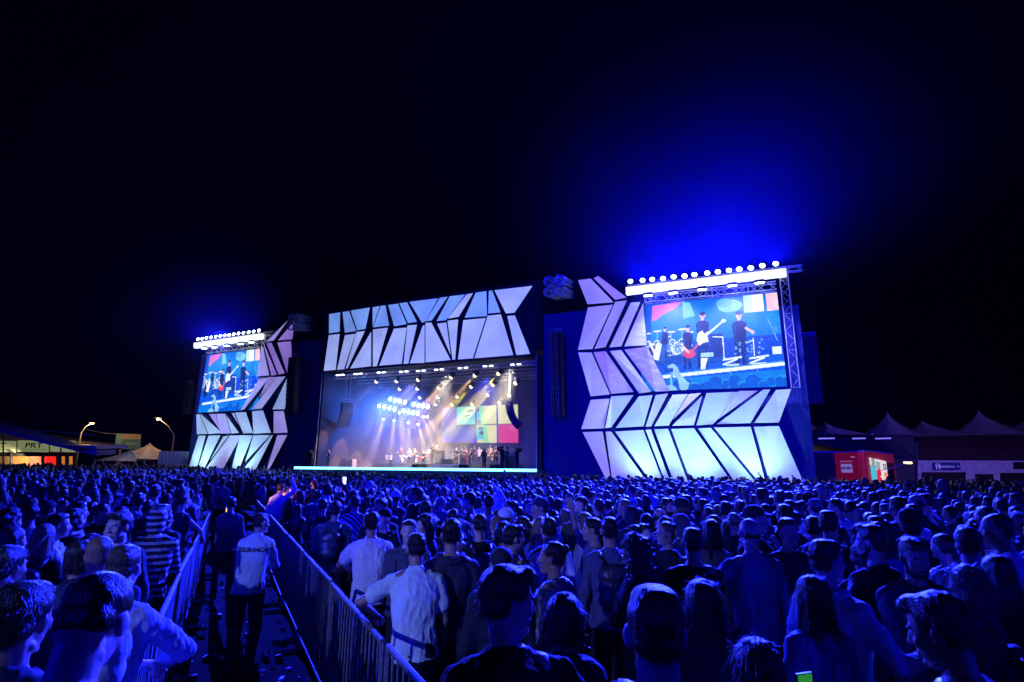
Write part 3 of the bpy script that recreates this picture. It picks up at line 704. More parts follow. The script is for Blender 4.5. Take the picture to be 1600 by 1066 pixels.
LAMPM = mat('lamp_glass', (.9, .9, 1), .3, emit=(.55, .72, 1.0), es=30); LAMPM.cycles.emission_sampling = 'NONE'
def lamp_head(parent, name, p, aim, r=.17, m=LAMPM, body=BLACK):
    """par can: housing with lens"""
    off = Vector(parent.location); q = parent.parent
    while q is not None: off += Vector(q.location); q = q.parent
    rot = Vector(aim).to_track_quat('Z', 'Y').to_matrix()
    mb = MB().lathe([(r*.35, -r*1.7), (r*.8, -r*1.2), (r*1.02, 0), (r*1.08, .03), (r*.99, .05), (r*.97, .02)], 14, Vector(p)-off, rot)
    h = mb.build(name, body, parent, True)
    MB().lathe([(r*.9, .0), (r*.88, .03), (r*.5, .05), (r*.1, .06)], 14, Vector(p)-off, rot).build('lens', m, h)
    return h
def tower(label, panels, org, sc, foldseed, u0, u1, zt, base_u1):
    t = empty('screen_tower', FP((u0+u1)/2, 0, 0), 0, label, 'stage tower', 'faceted screen towers beside the stage')
    mb = MB(); fbox(mb, u0, base_u1, -2.6, -.02, 0, zt); kid(mb, 'scaffold_wall', WINGM, t)
    cladding(t, panels, org, sc, .45, .35, foldseed)
    return t
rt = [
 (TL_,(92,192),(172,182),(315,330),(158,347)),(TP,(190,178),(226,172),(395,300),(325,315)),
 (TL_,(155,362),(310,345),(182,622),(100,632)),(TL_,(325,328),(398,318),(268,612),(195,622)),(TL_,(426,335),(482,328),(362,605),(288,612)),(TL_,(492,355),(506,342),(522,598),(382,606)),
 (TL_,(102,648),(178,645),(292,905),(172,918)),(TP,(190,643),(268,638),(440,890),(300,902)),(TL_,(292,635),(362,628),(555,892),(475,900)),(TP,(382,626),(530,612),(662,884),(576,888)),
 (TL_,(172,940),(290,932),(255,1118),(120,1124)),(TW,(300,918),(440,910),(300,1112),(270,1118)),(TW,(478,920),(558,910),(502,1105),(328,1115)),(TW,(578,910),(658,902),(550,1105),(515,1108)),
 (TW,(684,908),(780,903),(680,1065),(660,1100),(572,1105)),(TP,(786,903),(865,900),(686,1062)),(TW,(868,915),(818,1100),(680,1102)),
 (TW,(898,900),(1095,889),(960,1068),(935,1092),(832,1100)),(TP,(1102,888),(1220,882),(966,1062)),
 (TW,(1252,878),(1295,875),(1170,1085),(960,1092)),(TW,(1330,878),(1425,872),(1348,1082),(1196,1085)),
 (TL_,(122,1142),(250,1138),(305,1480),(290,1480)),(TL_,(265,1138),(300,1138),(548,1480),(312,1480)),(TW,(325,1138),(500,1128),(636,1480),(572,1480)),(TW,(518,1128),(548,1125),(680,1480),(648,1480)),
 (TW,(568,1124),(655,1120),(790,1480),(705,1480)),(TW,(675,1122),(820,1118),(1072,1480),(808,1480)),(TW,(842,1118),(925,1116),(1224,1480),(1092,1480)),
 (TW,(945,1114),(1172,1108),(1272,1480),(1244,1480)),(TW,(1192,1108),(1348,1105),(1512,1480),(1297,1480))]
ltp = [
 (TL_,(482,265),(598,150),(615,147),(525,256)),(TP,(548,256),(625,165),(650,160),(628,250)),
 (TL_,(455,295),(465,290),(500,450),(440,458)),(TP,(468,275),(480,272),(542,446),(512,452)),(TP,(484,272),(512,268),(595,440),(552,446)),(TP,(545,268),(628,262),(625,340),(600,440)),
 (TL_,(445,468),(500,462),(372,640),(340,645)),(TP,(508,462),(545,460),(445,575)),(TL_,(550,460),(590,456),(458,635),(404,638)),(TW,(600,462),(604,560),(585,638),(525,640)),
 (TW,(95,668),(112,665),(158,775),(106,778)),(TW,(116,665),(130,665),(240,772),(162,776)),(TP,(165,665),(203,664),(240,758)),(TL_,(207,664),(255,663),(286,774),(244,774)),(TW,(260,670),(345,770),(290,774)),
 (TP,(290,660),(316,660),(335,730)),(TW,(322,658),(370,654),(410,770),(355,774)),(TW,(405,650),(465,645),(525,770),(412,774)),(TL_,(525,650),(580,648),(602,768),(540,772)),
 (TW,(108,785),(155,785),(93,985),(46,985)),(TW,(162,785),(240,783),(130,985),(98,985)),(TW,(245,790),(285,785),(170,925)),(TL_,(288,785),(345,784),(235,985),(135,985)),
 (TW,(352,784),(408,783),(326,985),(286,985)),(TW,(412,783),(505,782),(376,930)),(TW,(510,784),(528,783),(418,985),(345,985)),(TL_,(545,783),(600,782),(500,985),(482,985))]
uR0 = uoff(on_front(908, 700))[0]; uR1 = uoff(on_front(1236, 600))[0]; zR = uoff(on_front(1228, 455))[2]
towR = tower('pale faceted screen tower with the larger picture, right of the stage as one faces it', rt, (880, 390), 4.0, 11, uR0-.1, uR1+.4, zR-1, uR1+.9)
uL0 = uoff(on_front(300, 700))[0]; uL1 = uoff(on_front(452, 600))[0]; zL = uoff(on_front(400, 545))[2]
towL = tower('pale faceted screen tower behind the barriers, left of the stage as one faces it', ltp, (280, 460), 3.554, 12, uL0-.4, uL1+.1, zL, uL1+.2)
def screen(tw, c4, label, off):
    W = [on_front(x, y, off) for x, y in c4]
    s = empty('video_screen', W[3], 0, label, 'video screen', 'video screens on the towers')
    BAND.mesh('screen', [p-s.location for p in W], SCREENM, s)
    kid(MB().prism([p-NV*.02 for p in W], -NV*.25), 'cabinet', BLACK, s)
    mb = MB(); tl, tr, br, bl = W
    truss_mb(mb, tl+ZV*.45-NV*.1, tr+ZV*.45-NV*.1, .55, .035, .6); kid(mb, 'top_truss', ALU, s)
    mb = MB(); truss_mb(mb, Vector((br.x, br.y, br.z-.1))+RV*.5-NV*.1, Vector((tr.x, tr.y, tr.z+1.5))+RV*.5-NV*.1, .5, .035, .6); kid(mb, 'side_truss', ALU, s)
    return s
screen(towR, [(1008, 477), (1214, 457), (1230, 604), (1000, 612)], 'big screen on the right tower showing drummer, guitarist, bassist and singer', .10)
screen(towL, [(324, 555), (406, 545), (404, 640), (309, 645)], 'smaller looking screen on the far left tower, showing the same band', .10)
def light_bar(c4, tops, unders, label, power, rr, rim=0, rimset=(), aim_x=0):
    W = [on_front(x, y, .9) for x, y in c4]
    s = empty('light_bar', W[3], 0, label, 'light bar', 'lit bars over the tower screens')
    kid(MB().prism(W, -NV*.35), 'banner_beam', BARM, s)
    mb = MB(); truss_mb(mb, W[0]+ZV*.1-NV*.7, W[1]+ZV*.1-NV*.7+RV*1.0, .35, .03, .5); kid(mb, 'support_truss', ALU, s)
    for i, (x, y) in enumerate(tops):
        p = on_front(x, y, 1.0); lamp_head(s, 'floodlight', p, NV*1+ZV*.25+RV*.2, rr)
        if i in rimset:
            spot('bar_floodlight', p+NV*.15, (p.x*.30+aim_x, 16, 1), rim, (.012, .02, 1), 34, .8, .12)
        if i % 3 == 1:
            spot('bar_floodlight', p+NV*.15, p+NV*8+ZV*8, power, (.001, .002, 1), 170, 1, .15)
    for i, (x, y) in enumerate(unders):
        p = on_front(x, y, 1.0); 
        h = MB(); fbox(h, uoff(p)[0]-.30, uoff(p)[0]+.30, .85, 1.10, p.z-.08, p.z+.12); hh = kid(h, 'wash_lamp', BLACK, s)
        l = MB(); fbox(l, uoff(p)[0]-.27, uoff(p)[0]+.27, .87, 1.12, p.z-.11, p.z-.082); kid(l, 'lens', LAMPM, hh)
        if i % 2 == 1: spot('wash_lamp_light', p-ZV*.2+NV*.6, p-ZV*6-NV*1.5, power*.12, (.25, .3, 1), 120, .8, .15)
    return s
Rt = [(985, 440), (1004, 438.5), (1019, 437), (1036, 435.5), (1052.5, 433), (1069.5, 431.5), (1085, 429.5), (1105, 427), (1121.5, 425), (1139, 423), (1155, 421), (1173, 419), (1191, 415.5), (1212, 412.5)]
light_bar([(977.5, 449), (1228, 419), (1229, 430.5), (978, 460)], Rt, [(1012.5, 460), (1051.5, 456), (1097, 450.5), (1144, 444.5), (1186.5, 440)],
          'long glaring light bar with round floodlights over the right screen', 85000, .19, 480000, (3, 10), 0)
Lt = [(280+x/3.554, 460+y/3.554) for x, y in ((105, 250), (128, 247), (152, 243), (178, 240), (204, 236), (230, 232), (255, 229), (278, 226), (303, 222), (330, 218), (358, 215), (386, 211), (414, 207), (443, 202))]
light_bar([(302.5, 536), (408.5, 521), (408.5, 529), (302.5, 544)], Lt, [(280+x/3.554, 460+y/3.554) for x, y in ((140, 296), (196, 290), (263, 281), (340, 271), (400, 262))],
          'smaller distant light bar over the left screen', 14000, .17, 380000, (6,), -4)
# floods standing at the foot of the towers, washing the cladding from below
def uplight(u, label, off=2.2, watts=700, col=(.42, .95, 1.0), tilt=.62):
    e = empty('uplight', FP(u, off, 0), math.atan2(RV.y, RV.x), label, 'floodlight', 'floodlights at the foot of the towers')
    MB().box((0, 0, .9), (.7, .12, .45)).build('housing', BLACK, e); MB().tube((-.2, 0, .7), (-.2, .25, .0), .03).tube((.2, 0, .7), (.2, .25, 0), .03).build('stand', BLACK, e)
    p = FP(u, off, 1.2); spot('uplight_lamp', p, FP(u, .4, 1.2+(off-.4)/tilt), watts, col, 110, .9, .2)
for fr_, k in ((.25, 'first'), (.5, 'second'), (.75, 'third')):
    uplight(uR0+(uR1-uR0)*(fr_+.08), 'black floodlight washing the right tower from below, %s from the stage' % k, 2.6, 800)
for fr_, k in ((.2, 'outer'), (.65, 'inner')):
    uplight(uL0+(uL1-uL0)*fr_, 'black floodlight washing the left tower from below, the %s one' % k, 2.6, 800)

# ================================================================ line arrays
def line_array(top, n, label, off, bw=1.1, bh=.38, curve=0.0, hangz=None, turn=0):
    t = on_front(top[0], top[1], off)
    e = empty('line_array', t, math.atan2(RV.y, RV.x)+R(turn), label, 'speaker array', 'hanging line arrays')
    mb = MB(); truss_mb(mb, Vector((-bw/2, 0, .12)), Vector((bw/2, 0, .12)), .2, .02, .25, up=ZV); mb.build('rigging_frame', ALU, e)
    p = Vector((0, 0, -.1)); a_ = 0
    for i in range(n):
        a_ = curve*(i/max(1, n-1))**1.3
        rot = Euler((a_, 0, 0)).to_matrix(); d = rot @ Vector((0, 0, -1)); c = p+d*(bh/2)
        b_ = MB().box(c, (bw, .62, bh*.94), rot); b_.build('speaker_cabinet', mat('speaker_black', (.02, .02, .022), .5), e)
        p = p+d*bh
    if hangz: MB().tube((-.2, 0, .2), (-.2, 0, hangz), .02).tube((.2, 0, .2), (.2, 0, hangz), .02).build('chain', ALU, e)
    return e
line_array((870, 518), 15, 'long straight line array hanging between the stage and the right tower', 1.3, .85, .42, .05)
line_array((461, 557), 13, 'long straight line array against the left tower edge', 1.2, 1.0, .42, .12)
line_array((1262, 525), 11, 'dim line array hanging beyond the outer edge of the right tower', -1.0, .95, .40, .05)
line_array((298, 598), 8, 'dim line array beyond the outer edge of the left tower', -1.0, .95, .42, .05)
line_array((796, 621), 8, 'short curved line array inside the right edge of the stage', -2.2, 1.1, .32, .8, 3.2, -68)
line_array((543, 628), 7, 'short curved line array inside the left edge of the stage', -2.2, 1.1, .34, .8, 3.2, 62)
# slim cable ladder truss in front of the wing
e = empty('ladder_truss', on_front(868, 655, 2.2), 0, 'thin aluminium ladder truss hanging beside the long array', 'truss')
mb = MB(); truss_mb(mb, on_front(864, 516, 2.2), on_front(868, 652, 2.2), .40, .014, .8); kid(mb, 'lattice', mat('dull_truss', (.16, .16, .2), .5, .3), e)
# rolled truss stubs reaching out above the wings
def truss_stub(a, b, label):
    e = empty('outrigger_truss', on_front(*a), 0, label, 'truss', 'truss outriggers over the wings')
    pa, pb = on_front(*a), on_front(*b)
    for k, (x, z) in enumerate(((-.42, .42), (.42, .42), (-.42, -.42), (.42, -.42))):
        mb = MB(); o_ = RV*x+ZV*z; truss_mb(mb, pa+o_, pb+o_, .5, .05, .5); kid(mb, 'truss_run', ALU, e)
    mb = MB()
    for x, z in ((-.42, .42), (.42, .42), (-.42, -.42), (.42, -.42)):
        q = pa+RV*x+ZV*z+NV*.1
        for i in range(12):
            t0, t1 = 2*math.pi*i/12, 2*math.pi*(i+1)/12
            mb.tube(q+(RV*math.cos(t0)+ZV*math.sin(t0))*.36, q+(RV*math.cos(t1)+ZV*math.sin(t1))*.36, .05, .05, 5)
    kid(mb, 'end_rings', ALU, e)
    return e
truss_stub((866, 447, 3.2), (884, 455, -.5), 'cluster of aluminium trusses jutting out above the right wing')
truss_stub((461, 503, 2.4), (482, 508, -.8), 'cluster of aluminium trusses jutting out above the left wing')
# ================================================================ stage lamps, smoke, band and backline
def fixture(px, py, off, aimpx, watts, col, ang, label, grp, r=.15, es=5, lamp=(1, .80, .45)):
    p = on_front(px, py, off); tgt = on_front(*aimpx)
    d = (tgt-p).normalized()
    e = empty('stage_spotlight', p, 0, label, 'spotlight', grp)
    lm = mat('spot_lens_%s' % grp.split()[0], (1, 1, 1), .3, emit=lamp, es=es); lm.cycles.emission_sampling = 'NONE'
    rot = d.to_track_quat('Z', 'Y').to_matrix()
    h = MB().lathe([(r*.5, -.42), (r*1.0, -.34), (r*1.05, -.02), (r*1.12, 0), (r*1.12, .03), (r*.96, .03)], 12, (0, 0, 0), rot).build('housing', BLACK, e, True)
    MB().lathe([(r*.98, -.02), (r*.96, .06), (r*.8, .14), (r*.45, .20), (r*.05, .22)], 12, (0, 0, 0), rot).build('lens', lm, e)
    MB().box((0, 0, .34), (.3, .3, .12)).tube((-.2, 0, .28), (-.2, 0, -.02), .02).tube((.2, 0, .28), (.2, 0, -.02), .02).box((0, 0, .28), (.44, .06, .03)).build('yoke', BLACK, e)
    if watts: spot('spot_beam', p+d*.26, p+d*5, watts, col, ang, .35, .06)
    return e
WARM = (1, .55, .14); YEL = (1, .78, .06); PK = (1, .50, .24)
ups = [(516,142,PK),(642,140,WARM),(776,131,PK),(983,116,PK),(1131,104,WARM),(1279,92,YEL),(1386,152,YEL),
       (661,188,PK),(772,186,WARM),(905,182,PK),(1108,174,YEL),(1244,162,YEL),
       (788,242,PK),(901,240,PK),(1022,236,WARM),(1213,225,YEL),
       (887,285,PK),(990,286,WARM),(1115,283,YEL),(1285,274,YEL)]
rows = ['front truss', 'middle truss', 'third truss', 'rear truss']
nth = ['first', 'second', 'third', 'fourth', 'fifth', 'sixth', 'seventh']
cnt = [0]*4
for i, (x, y, c) in enumerate(ups):
    r_ = 0 if i < 7 else 1 if i < 12 else 2 if i < 16 else 3
    off = (-1.6, -4.2, -6.6, -8.6)[r_]; X_, Y_ = 460+x/4, 560+y/4
    cnt[r_] += 1
    fixture(X_, Y_, off, (X_-46, Y_+50, off+.6), (26000 if c != YEL else 34000)*(.3 if i in (0, 1) else .6 if i == 7 else 1), c, 17 if i > 1 else 12, '%s spot from the left on the %s, warm beam slanting down' % (nth[cnt[r_]-1], rows[r_]), 'warm spotlights under the stage roof', .17)
lows = [(557,375,-60,200),(624,385,-25,200),(655,335,40,260),(711,398,10,220),(772,408,60,220),(805,360,90,260),(828,362,140,240)]
for i, (x, y, dx, dy) in enumerate(lows):
    X_, Y_ = 460+x/4, 560+y/4
    fixture(X_, Y_, -8.0, (X_+dx/4, Y_+dy/4, -7.2), 17000, (1, .66, .36), 18, '%s low spot from the left under the bright blinders, beam falling' % nth[i], 'low spotlights below the blinders', .13)
# blinder batteries: four heads each
for i, (x0, y0, x1, y1) in enumerate([(600,256,692,276), (532,298,628,320), (748,290,835,304), (686,330,773,346)]):
    a, b = on_front(460+x0/4, 560+y0/4, -7.0), on_front(460+x1/4, 560+y1/4, -7.0)
    e = empty('blinder_battery', a, 0, 'battery of four cold white blinders, %s above the drummer' % ('upper inner', 'lower outer', 'upper outer', 'lower inner')[i], 'blinder', 'blinder batteries above the drummer')
    e['label'] = ['four glaring cold blinders, the topmost battery', 'four glaring cold blinders, battery nearest the dark side drape', 'four glaring cold blinders, battery nearest the LED wall', 'four glaring cold blinders, lowest battery above the band'][i]
    kid(MB().tube(a+(a-b)*.15+ZV*.3, b+(b-a)*.15+ZV*.3, .03), 'hanging_bar', ALU, e)
    bm_ = mat('blinder_glass', (1, 1, 1), .3, emit=(.45, .78, 1), es=9); bm_.cycles.emission_sampling = 'NONE'
    for k in range(4):
        p = a+(b-a)*k/3; h = kid(MB().box(p-NV*.12, (.42, .30, .42), Euler((0, 0, math.atan2(RV.y, RV.x))).to_matrix()), 'blinder_head', BLACK, e)
        rot = NV.to_track_quat('Z', 'Y').to_matrix()
        kid(MB().lathe([(.19, .02), (.18, .05), (.1, .08), (.02, .09)], 12, p+NV*.03, rot), 'lens', bm_, h)
    spot('blinder_light', (a+b)/2+NV*.2, (a+b)/2+NV*4-ZV*1.6, 5500, (.06, .18, 1), 120, 1, .2)
# pairs of small lamps along the front edge of the roof
sm_ = mat('small_led', (1, 1, 1), .3, emit=(.85, .9, 1), es=5); sm_.cycles.emission_sampling = 'NONE'
for i, (x, y) in enumerate([(288,104),(400,97),(545,88),(685,83),(792,78),(905,70),(1055,60),(1212,48),(1384,38)]):
    p = on_front(460+x/4, 560+y/4, -.6); e = empty('cluster_lamp', p, math.atan2(RV.y, RV.x), 'small cluster lamp with dotted white lights, %s along the roof edge' % (nth+['eighth', 'ninth'])[i], 'lamp', 'cluster lamps along the roof edge')
    MB().box((0, 0, .08), (.9, .18, .10)).tube((-.2, 0, .1), (-.2, 0, .45), .02).tube((.2, 0, .1), (.2, 0, .45), .02).build('bar', BLACK, e)
    for q in (-.38, -.2, .2, .38): MB().box((q, -.04, -.01), (.11, .16, .09)).build('lens', sm_, e)
# blue wash from the rig and a soft front wash on the players
spot('rig_wash', on_front(640, 600, -5), on_front(650, 700, -6), 6000, (.06, .10, 1), 120, .9, .3)
spot('rig_wash', on_front(760, 590, -5), on_front(760, 700, -6), 4500, (.06, .08, 1), 120, .9, .3)
spot('front_truss_wash', on_front(700, 585, -.5), on_front(665, 716, -6), 26000, (1, .85, .72), 50, .9, .3)
spot('front_truss_wash', on_front(800, 575, -.5), on_front(745, 712, -6), 22000, (1, .85, .72), 50, .9, .3)

# ---- players
def at_deck(px, off, z=DK):
    q = on_front(px, 700, off); return Vector((q.x, q.y, z))
toAud = math.degrees(math.atan2(-NV.x, NV.y))      # compass yaw of facing the crowd
def guitar(m_body, label, at, ang, L=1.0, bass=False):
    """at: matrix"""
    e = empty('electric_guitar' if not bass else 'bass_guitar', at.to_translation(), 0, label, 'guitar'); e.rotation_euler = at.to_euler()
    mb = MB(); mb.prism([(-.02, 0, .0), (.10, 0, .13), (.02, 0, .17), (-.10, 0, .10), (-.22, 0, .15), (-.36, 0, .13), (-.40, 0, 0), (-.36, 0, -.14), (-.22, 0, -.15), (-.10, 0, -.10), (.04, 0, -.16), (.09, 0, -.12)], (0, .045, 0))
    mb.build('body', m_body, e)
    MB().box((.32*L, -.01, 0), (.72*L, .025, .05)).build('neck', mat('maple', (.55, .38, .2), .4), e)
    MB().prism([(.68*L, -.02, -.03), (.86*L, -.02, -.05), (.88*L, -.02, .04), (.68*L, -.02, .04)], (0, .02, 0)).build('headstock', m_body, e)
    MB().box((-.16, -.012, 0), (.03, .012, .09)).box((-.04, -.012, 0), (.03, .012, .08)).box((-.28, -.012, 0), (.03, .014, .10)).build('pickups', BLACK, e)
    return e
def hold_guitar(p, m_body, label, z=1.05, L=1.0, up=.35, bass=False):
    yaw = p.rotation_euler.z; s = p.scale[0]
    fw = Vector((-math.sin(yaw), math.cos(yaw), 0)); rt = Vector((math.cos(yaw), math.sin(yaw), 0))
    X_ = (-rt*math.cos(up)+ZV*math.sin(up)); Y_ = -fw; Z_ = X_.cross(Y_)
    Mx = Matrix((X_, Y_, Z_)).transposed().to_4x4(); Mx.translation = p.location+(fw*.22+rt*.12+ZV*z)*s
    return guitar(m_body, label, Mx, 0, L, bass)
GA = (((.30, .36, -.20)), (.5, .2, -1), 1.0)
band = []
def player(px, off, z, spec, label, yaw=0, h=1.75):
    p = make_person(spec); pos = at_deck(px, off, z); place(p, pos, toAud+yaw, h); tag(p, label, 'person', 'musicians and crew on the stage'); band.append(p); return p
BLK = (.012, .012, .014)
RZ = 2.55
kid(fbox(MB(), uoff(at_deck(600, -6.5))[0], uoff(at_deck(795, -6.5))[0], -9.6, -4.9, DK+.002, RZ), 'drum_riser', DECKM)
p = player(612, -4.2, DK, dict(arms=(((.10, .24, -.18), (.8, 0, -.6), .8), ((.10, .24, -.22), (.8, 0, -.6), .8)), hair='short', top='tshirt', topcol=BLK, seed=51, lean=8), 'accordion player in black bending over a white accordion', 10, 1.72)
e = empty('accordion', p.location+Vector((0, 0, 1.05))+NV*.30, p.rotation_euler.z, 'white accordion with open bellows held by the bent player', 'accordion')
MB().box((-.20, 0, 0), (.12, .2, .46), Euler((0, -.2, 0)).to_matrix()).build('keyboard_side', mat('pearl_white', (.75, .75, .72), .3), e); MB().box((.24, 0, 0), (.12, .2, .44), Euler((0, .25, 0)).to_matrix()).build('bass_side', mat('pearl_white'), e)
mb = MB()
for k in range(9): mb.box((-.11+k*.035, 0, 0), (.012, .19-.02*(k % 2), .42), Euler((0, -.16+k*.04, 0)).to_matrix())
mb.build('bellows', mat('bellows', (.3, .3, .28), .6), e)
p = player(663, -4.6, DK, dict(arms=(((.26, .34, -.16), (.5, .2, -1), 1), 'guitarB'), hair='short', top='tshirt', topcol=BLK, seed=52, skin=3), 'guitarist in a black T-shirt holding the red guitar', 5, 1.72)
hold_guitar(p, mat('red_lacquer', (.5, .02, .03), .25), 'red electric guitar slung on the front guitarist')
p = player(676, -6.2, RZ, dict(arms=(((.28, .34, -.10), (.5, .2, -1), 1), 'guitarB'), hair='cap', top='jacket', topcol=BLK, seed=53, build=1.15), 'tall bassist in black with a cap behind the front guitarist', -5, 1.86)
hold_guitar(p, mat('white_lacquer', (.75, .72, .66), .25), 'white bass guitar with its long neck pointing up', 1.12, 1.2, .5, True)
p = player(648, -5.6, RZ-.2, dict(arms=(((.26, .34, -.16), (.5, .2, -1), 1), 'guitarB'), hair='short', top='shirt', topcol=(.25, .12, .10), seed=54), 'guitarist in a dark red shirt standing among the drums', 0, 1.70)
hold_guitar(p, mat('amber_lacquer', (.55, .22, .06), .25), 'amber guitar held among the drums')
p = player(627, -7.4, RZ, dict(arms=('cup', 'open'), hair='short', top='tshirt', topcol=(.15, .06, .05), seed=55), 'drummer behind the cymbals of the white drum kit', 0, 1.66)
p = player(713, -4.8, DK+.2, dict(arms=(((-.05, .26, -.28), (.8, -.2, -.4), 1), ((-.10, .24, -.12), (.8, -.2, -.6), 1)), hair='bald', top='tshirt', topcol=BLK, seed=56, skin=3), 'saxophonist in black with a shaved head', 20, 1.72)
e = empty('saxophone', p.location+Vector((0, 0, 1.0)), p.rotation_euler.z, 'golden saxophone hanging in front of the shaved player', 'saxophone')
BRS = mat('brass', (.75, .45, .12), .25, 1)
mb = MB(); pts = [(0, .16, .42), (0, .24, .40), (.03, .26, .2), (.05, .27, -.1), (.04, .28, -.28), (.0, .32, -.36), (-.04, .40, -.34), (-.05, .44, -.2)]
for i in range(len(pts)-1): mb.tube(pts[i], pts[i+1], .012+.009*i, .012+.009*(i+1), 8)
mb.tube(pts[-1], (-.06, .50, -.08), .08, .13, 12); mb.build('tube', BRS, e, True)
player(727, -7.0, RZ, dict(arms=('open', 'cup'), hair='short', top='shirt', topcol=(.2, .03, .04), seed=57), 'percussionist in a red shirt behind the saxophonist', 0, 1.68)
p = player(735, -4.9, DK+.1, dict(arms=('phone', 'cup'), hair='short', top='tshirt', topcol=BLK, seed=58, yaw=-40), 'trumpeter in black half turned beside the trombonist', -30, 1.74)
e = empty('trumpet', p.location+Vector((0, 0, 1.52)), p.rotation_euler.z, 'brass trumpet raised by the half turned player', 'trumpet')
MB().tube((0, .12, 0), (0, .55, .02), .012).tube((0, .55, .02), (0, .66, .02), .02, .06, 10).tube((.02, .3, -.05), (.02, .3, .06), .015).tube((.02, .35, -.05), (.02, .35, .06), .015).tube((0, .2, -.05), (0, .45, -.05), .01).build('tube', BRS, e, True)
p = player(741, -6.4, RZ-.1, dict(arms=('phone', 'cup'), hair='cap', top='shirt', topcol=(.10, .04, .05), seed=59, yaw=20), 'trombonist wearing a dark hat behind the trumpeter', 10, 1.78)
e = empty('trombone', p.location+Vector((0, 0, 1.5)), p.rotation_euler.z, 'brass trombone pointing down from the player in the hat', 'trombone')
MB().path([(0, .12, 0), (0, .9, -.3), (.1, .9, -.3), (.1, .2, -.02)], .012).tube((.1, .2, -.02), (.1, -.1, .1), .014).tube((.1, .3, 0), (.12, .62, -.1), .03, .11, 12).build('slide', BRS, e, True)
p = player(757, -1.6, DK, dict(arms=('phone', 'cup'), hair='short', top='jacket', topcol=(.16, .06, .05), seed=60, skin=0, lean=3), 'singer in a brown jacket at the front holding a microphone', 0, 1.78)
e = empty('microphone', p.location+Vector((0, 0, 1.42))+NV*.34, 0, 'microphone in the hand of the brown jacketed singer', 'microphone'); MB().tube((0, 0, -.12), (0, 0, 0), .014, .018).lathe([(.005, 0), (.028, .02), (.028, .05), (.005, .07)], 10).build('microphone_body', BLACK, e)
player(766, -6.5, RZ, dict(arms=('open', 'open'), hair='short', top='shirt', topcol=(.3, .2, .1), seed=61), 'second drummer in a tan shirt behind the conga kit', 0, 1.70)
def video_camera(p, label, tall=True):
    yaw = p.rotation_euler.z; e = empty('video_camera', p.location+Vector((0, 0, 1.62*p.scale[0])), yaw, label, 'camera')
    MB().box((0, .16, 0), (.12, .34, .16)).tube((0, .33, 0), (0, .52, 0), .05, .06, 12).build('camera_body', BLACK, e); MB().box((.0, -.02, .12), (.03, .24, .02)).build('handle', BLACK, e); return e
p = player(785, .4, DK, dict(arms=('cam', 'cam'), hair='cap', top='jacket', topcol=BLK, seed=62, build=1.1), 'silhouetted camera operator in a cap at the stage lip', -95, 1.84); video_camera(p, 'video camera shouldered by the silhouetted operator in a cap')
player(793, .1, DK, dict(arms=('down', 'fold'), hair='short', top='tshirt', topcol=(.06, .06, .07), seed=63), 'stagehand standing close behind the camera operator', 100, 1.78)
p = player(808, -.6, DK, dict(arms=('cam', 'cam'), hair='tail', sex='f', top='jacket', topcol=BLK, seed=64), 'second camera operator crouching slightly near the stage corner', 80, 1.72); video_camera(p, 'video camera of the operator near the stage corner')
player(481, -.4, DK, dict(arms=('down', 'phone'), hair='short', top='jacket', topcol=(.02, .02, .03), seed=65), 'crew member in black at the outer end of the light strip', 10, 1.75)
player(490, .2, DK, dict(arms=('cam', 'cam'), hair='short', top='tshirt', topcol=(.08, .08, .1), seed=66), 'photographer beside the crew member at the strip end', -60, 1.72)
player(515, -.6, DK, dict(arms=('hip', 'cup'), hair='tail', sex='f', top='tank', topcol=BLK, seed=67, skin=3), 'crew member with bare arms before the dark side drape', -40, 1.76)
player(640, -5.2, DK+.3, dict(arms=('open', 'cup'), hair='short', top='tshirt', topcol=(.5, .5, .5), seed=68, skin=3), 'percussionist in a pale T-shirt between the two white drum stands', 0, 1.68)
player(686, -6.6, RZ, dict(arms=('phone', 'fold'), sex='f', hair='long', top='sweater', topcol=(.25, .05, .05), seed=69, skin=3), 'backing singer in dark red beside the tall amplifier', 0, 1.66)
player(722, -5.0, DK+.2, dict(arms=('cup', 'phone'), hair='short', top='tshirt', topcol=(.03, .03, .04), seed=70, skin=3), 'horn player standing between saxophonist and trumpeter', 10, 1.72)
player(749, -5.6, DK+.3, dict(arms=('open', 'open'), hair='fade', top='tshirt', topcol=(.4, .35, .3), seed=71), 'percussionist in beige left of the brown-jacketed singer', 0, 1.74)
player(775, -4.6, DK+.3, dict(arms=('cup', 'cup'), hair='short', top='shirt', topcol=(.3, .12, .06), seed=72, skin=3), 'keyboard player right of the amber kit', 15, 1.72)
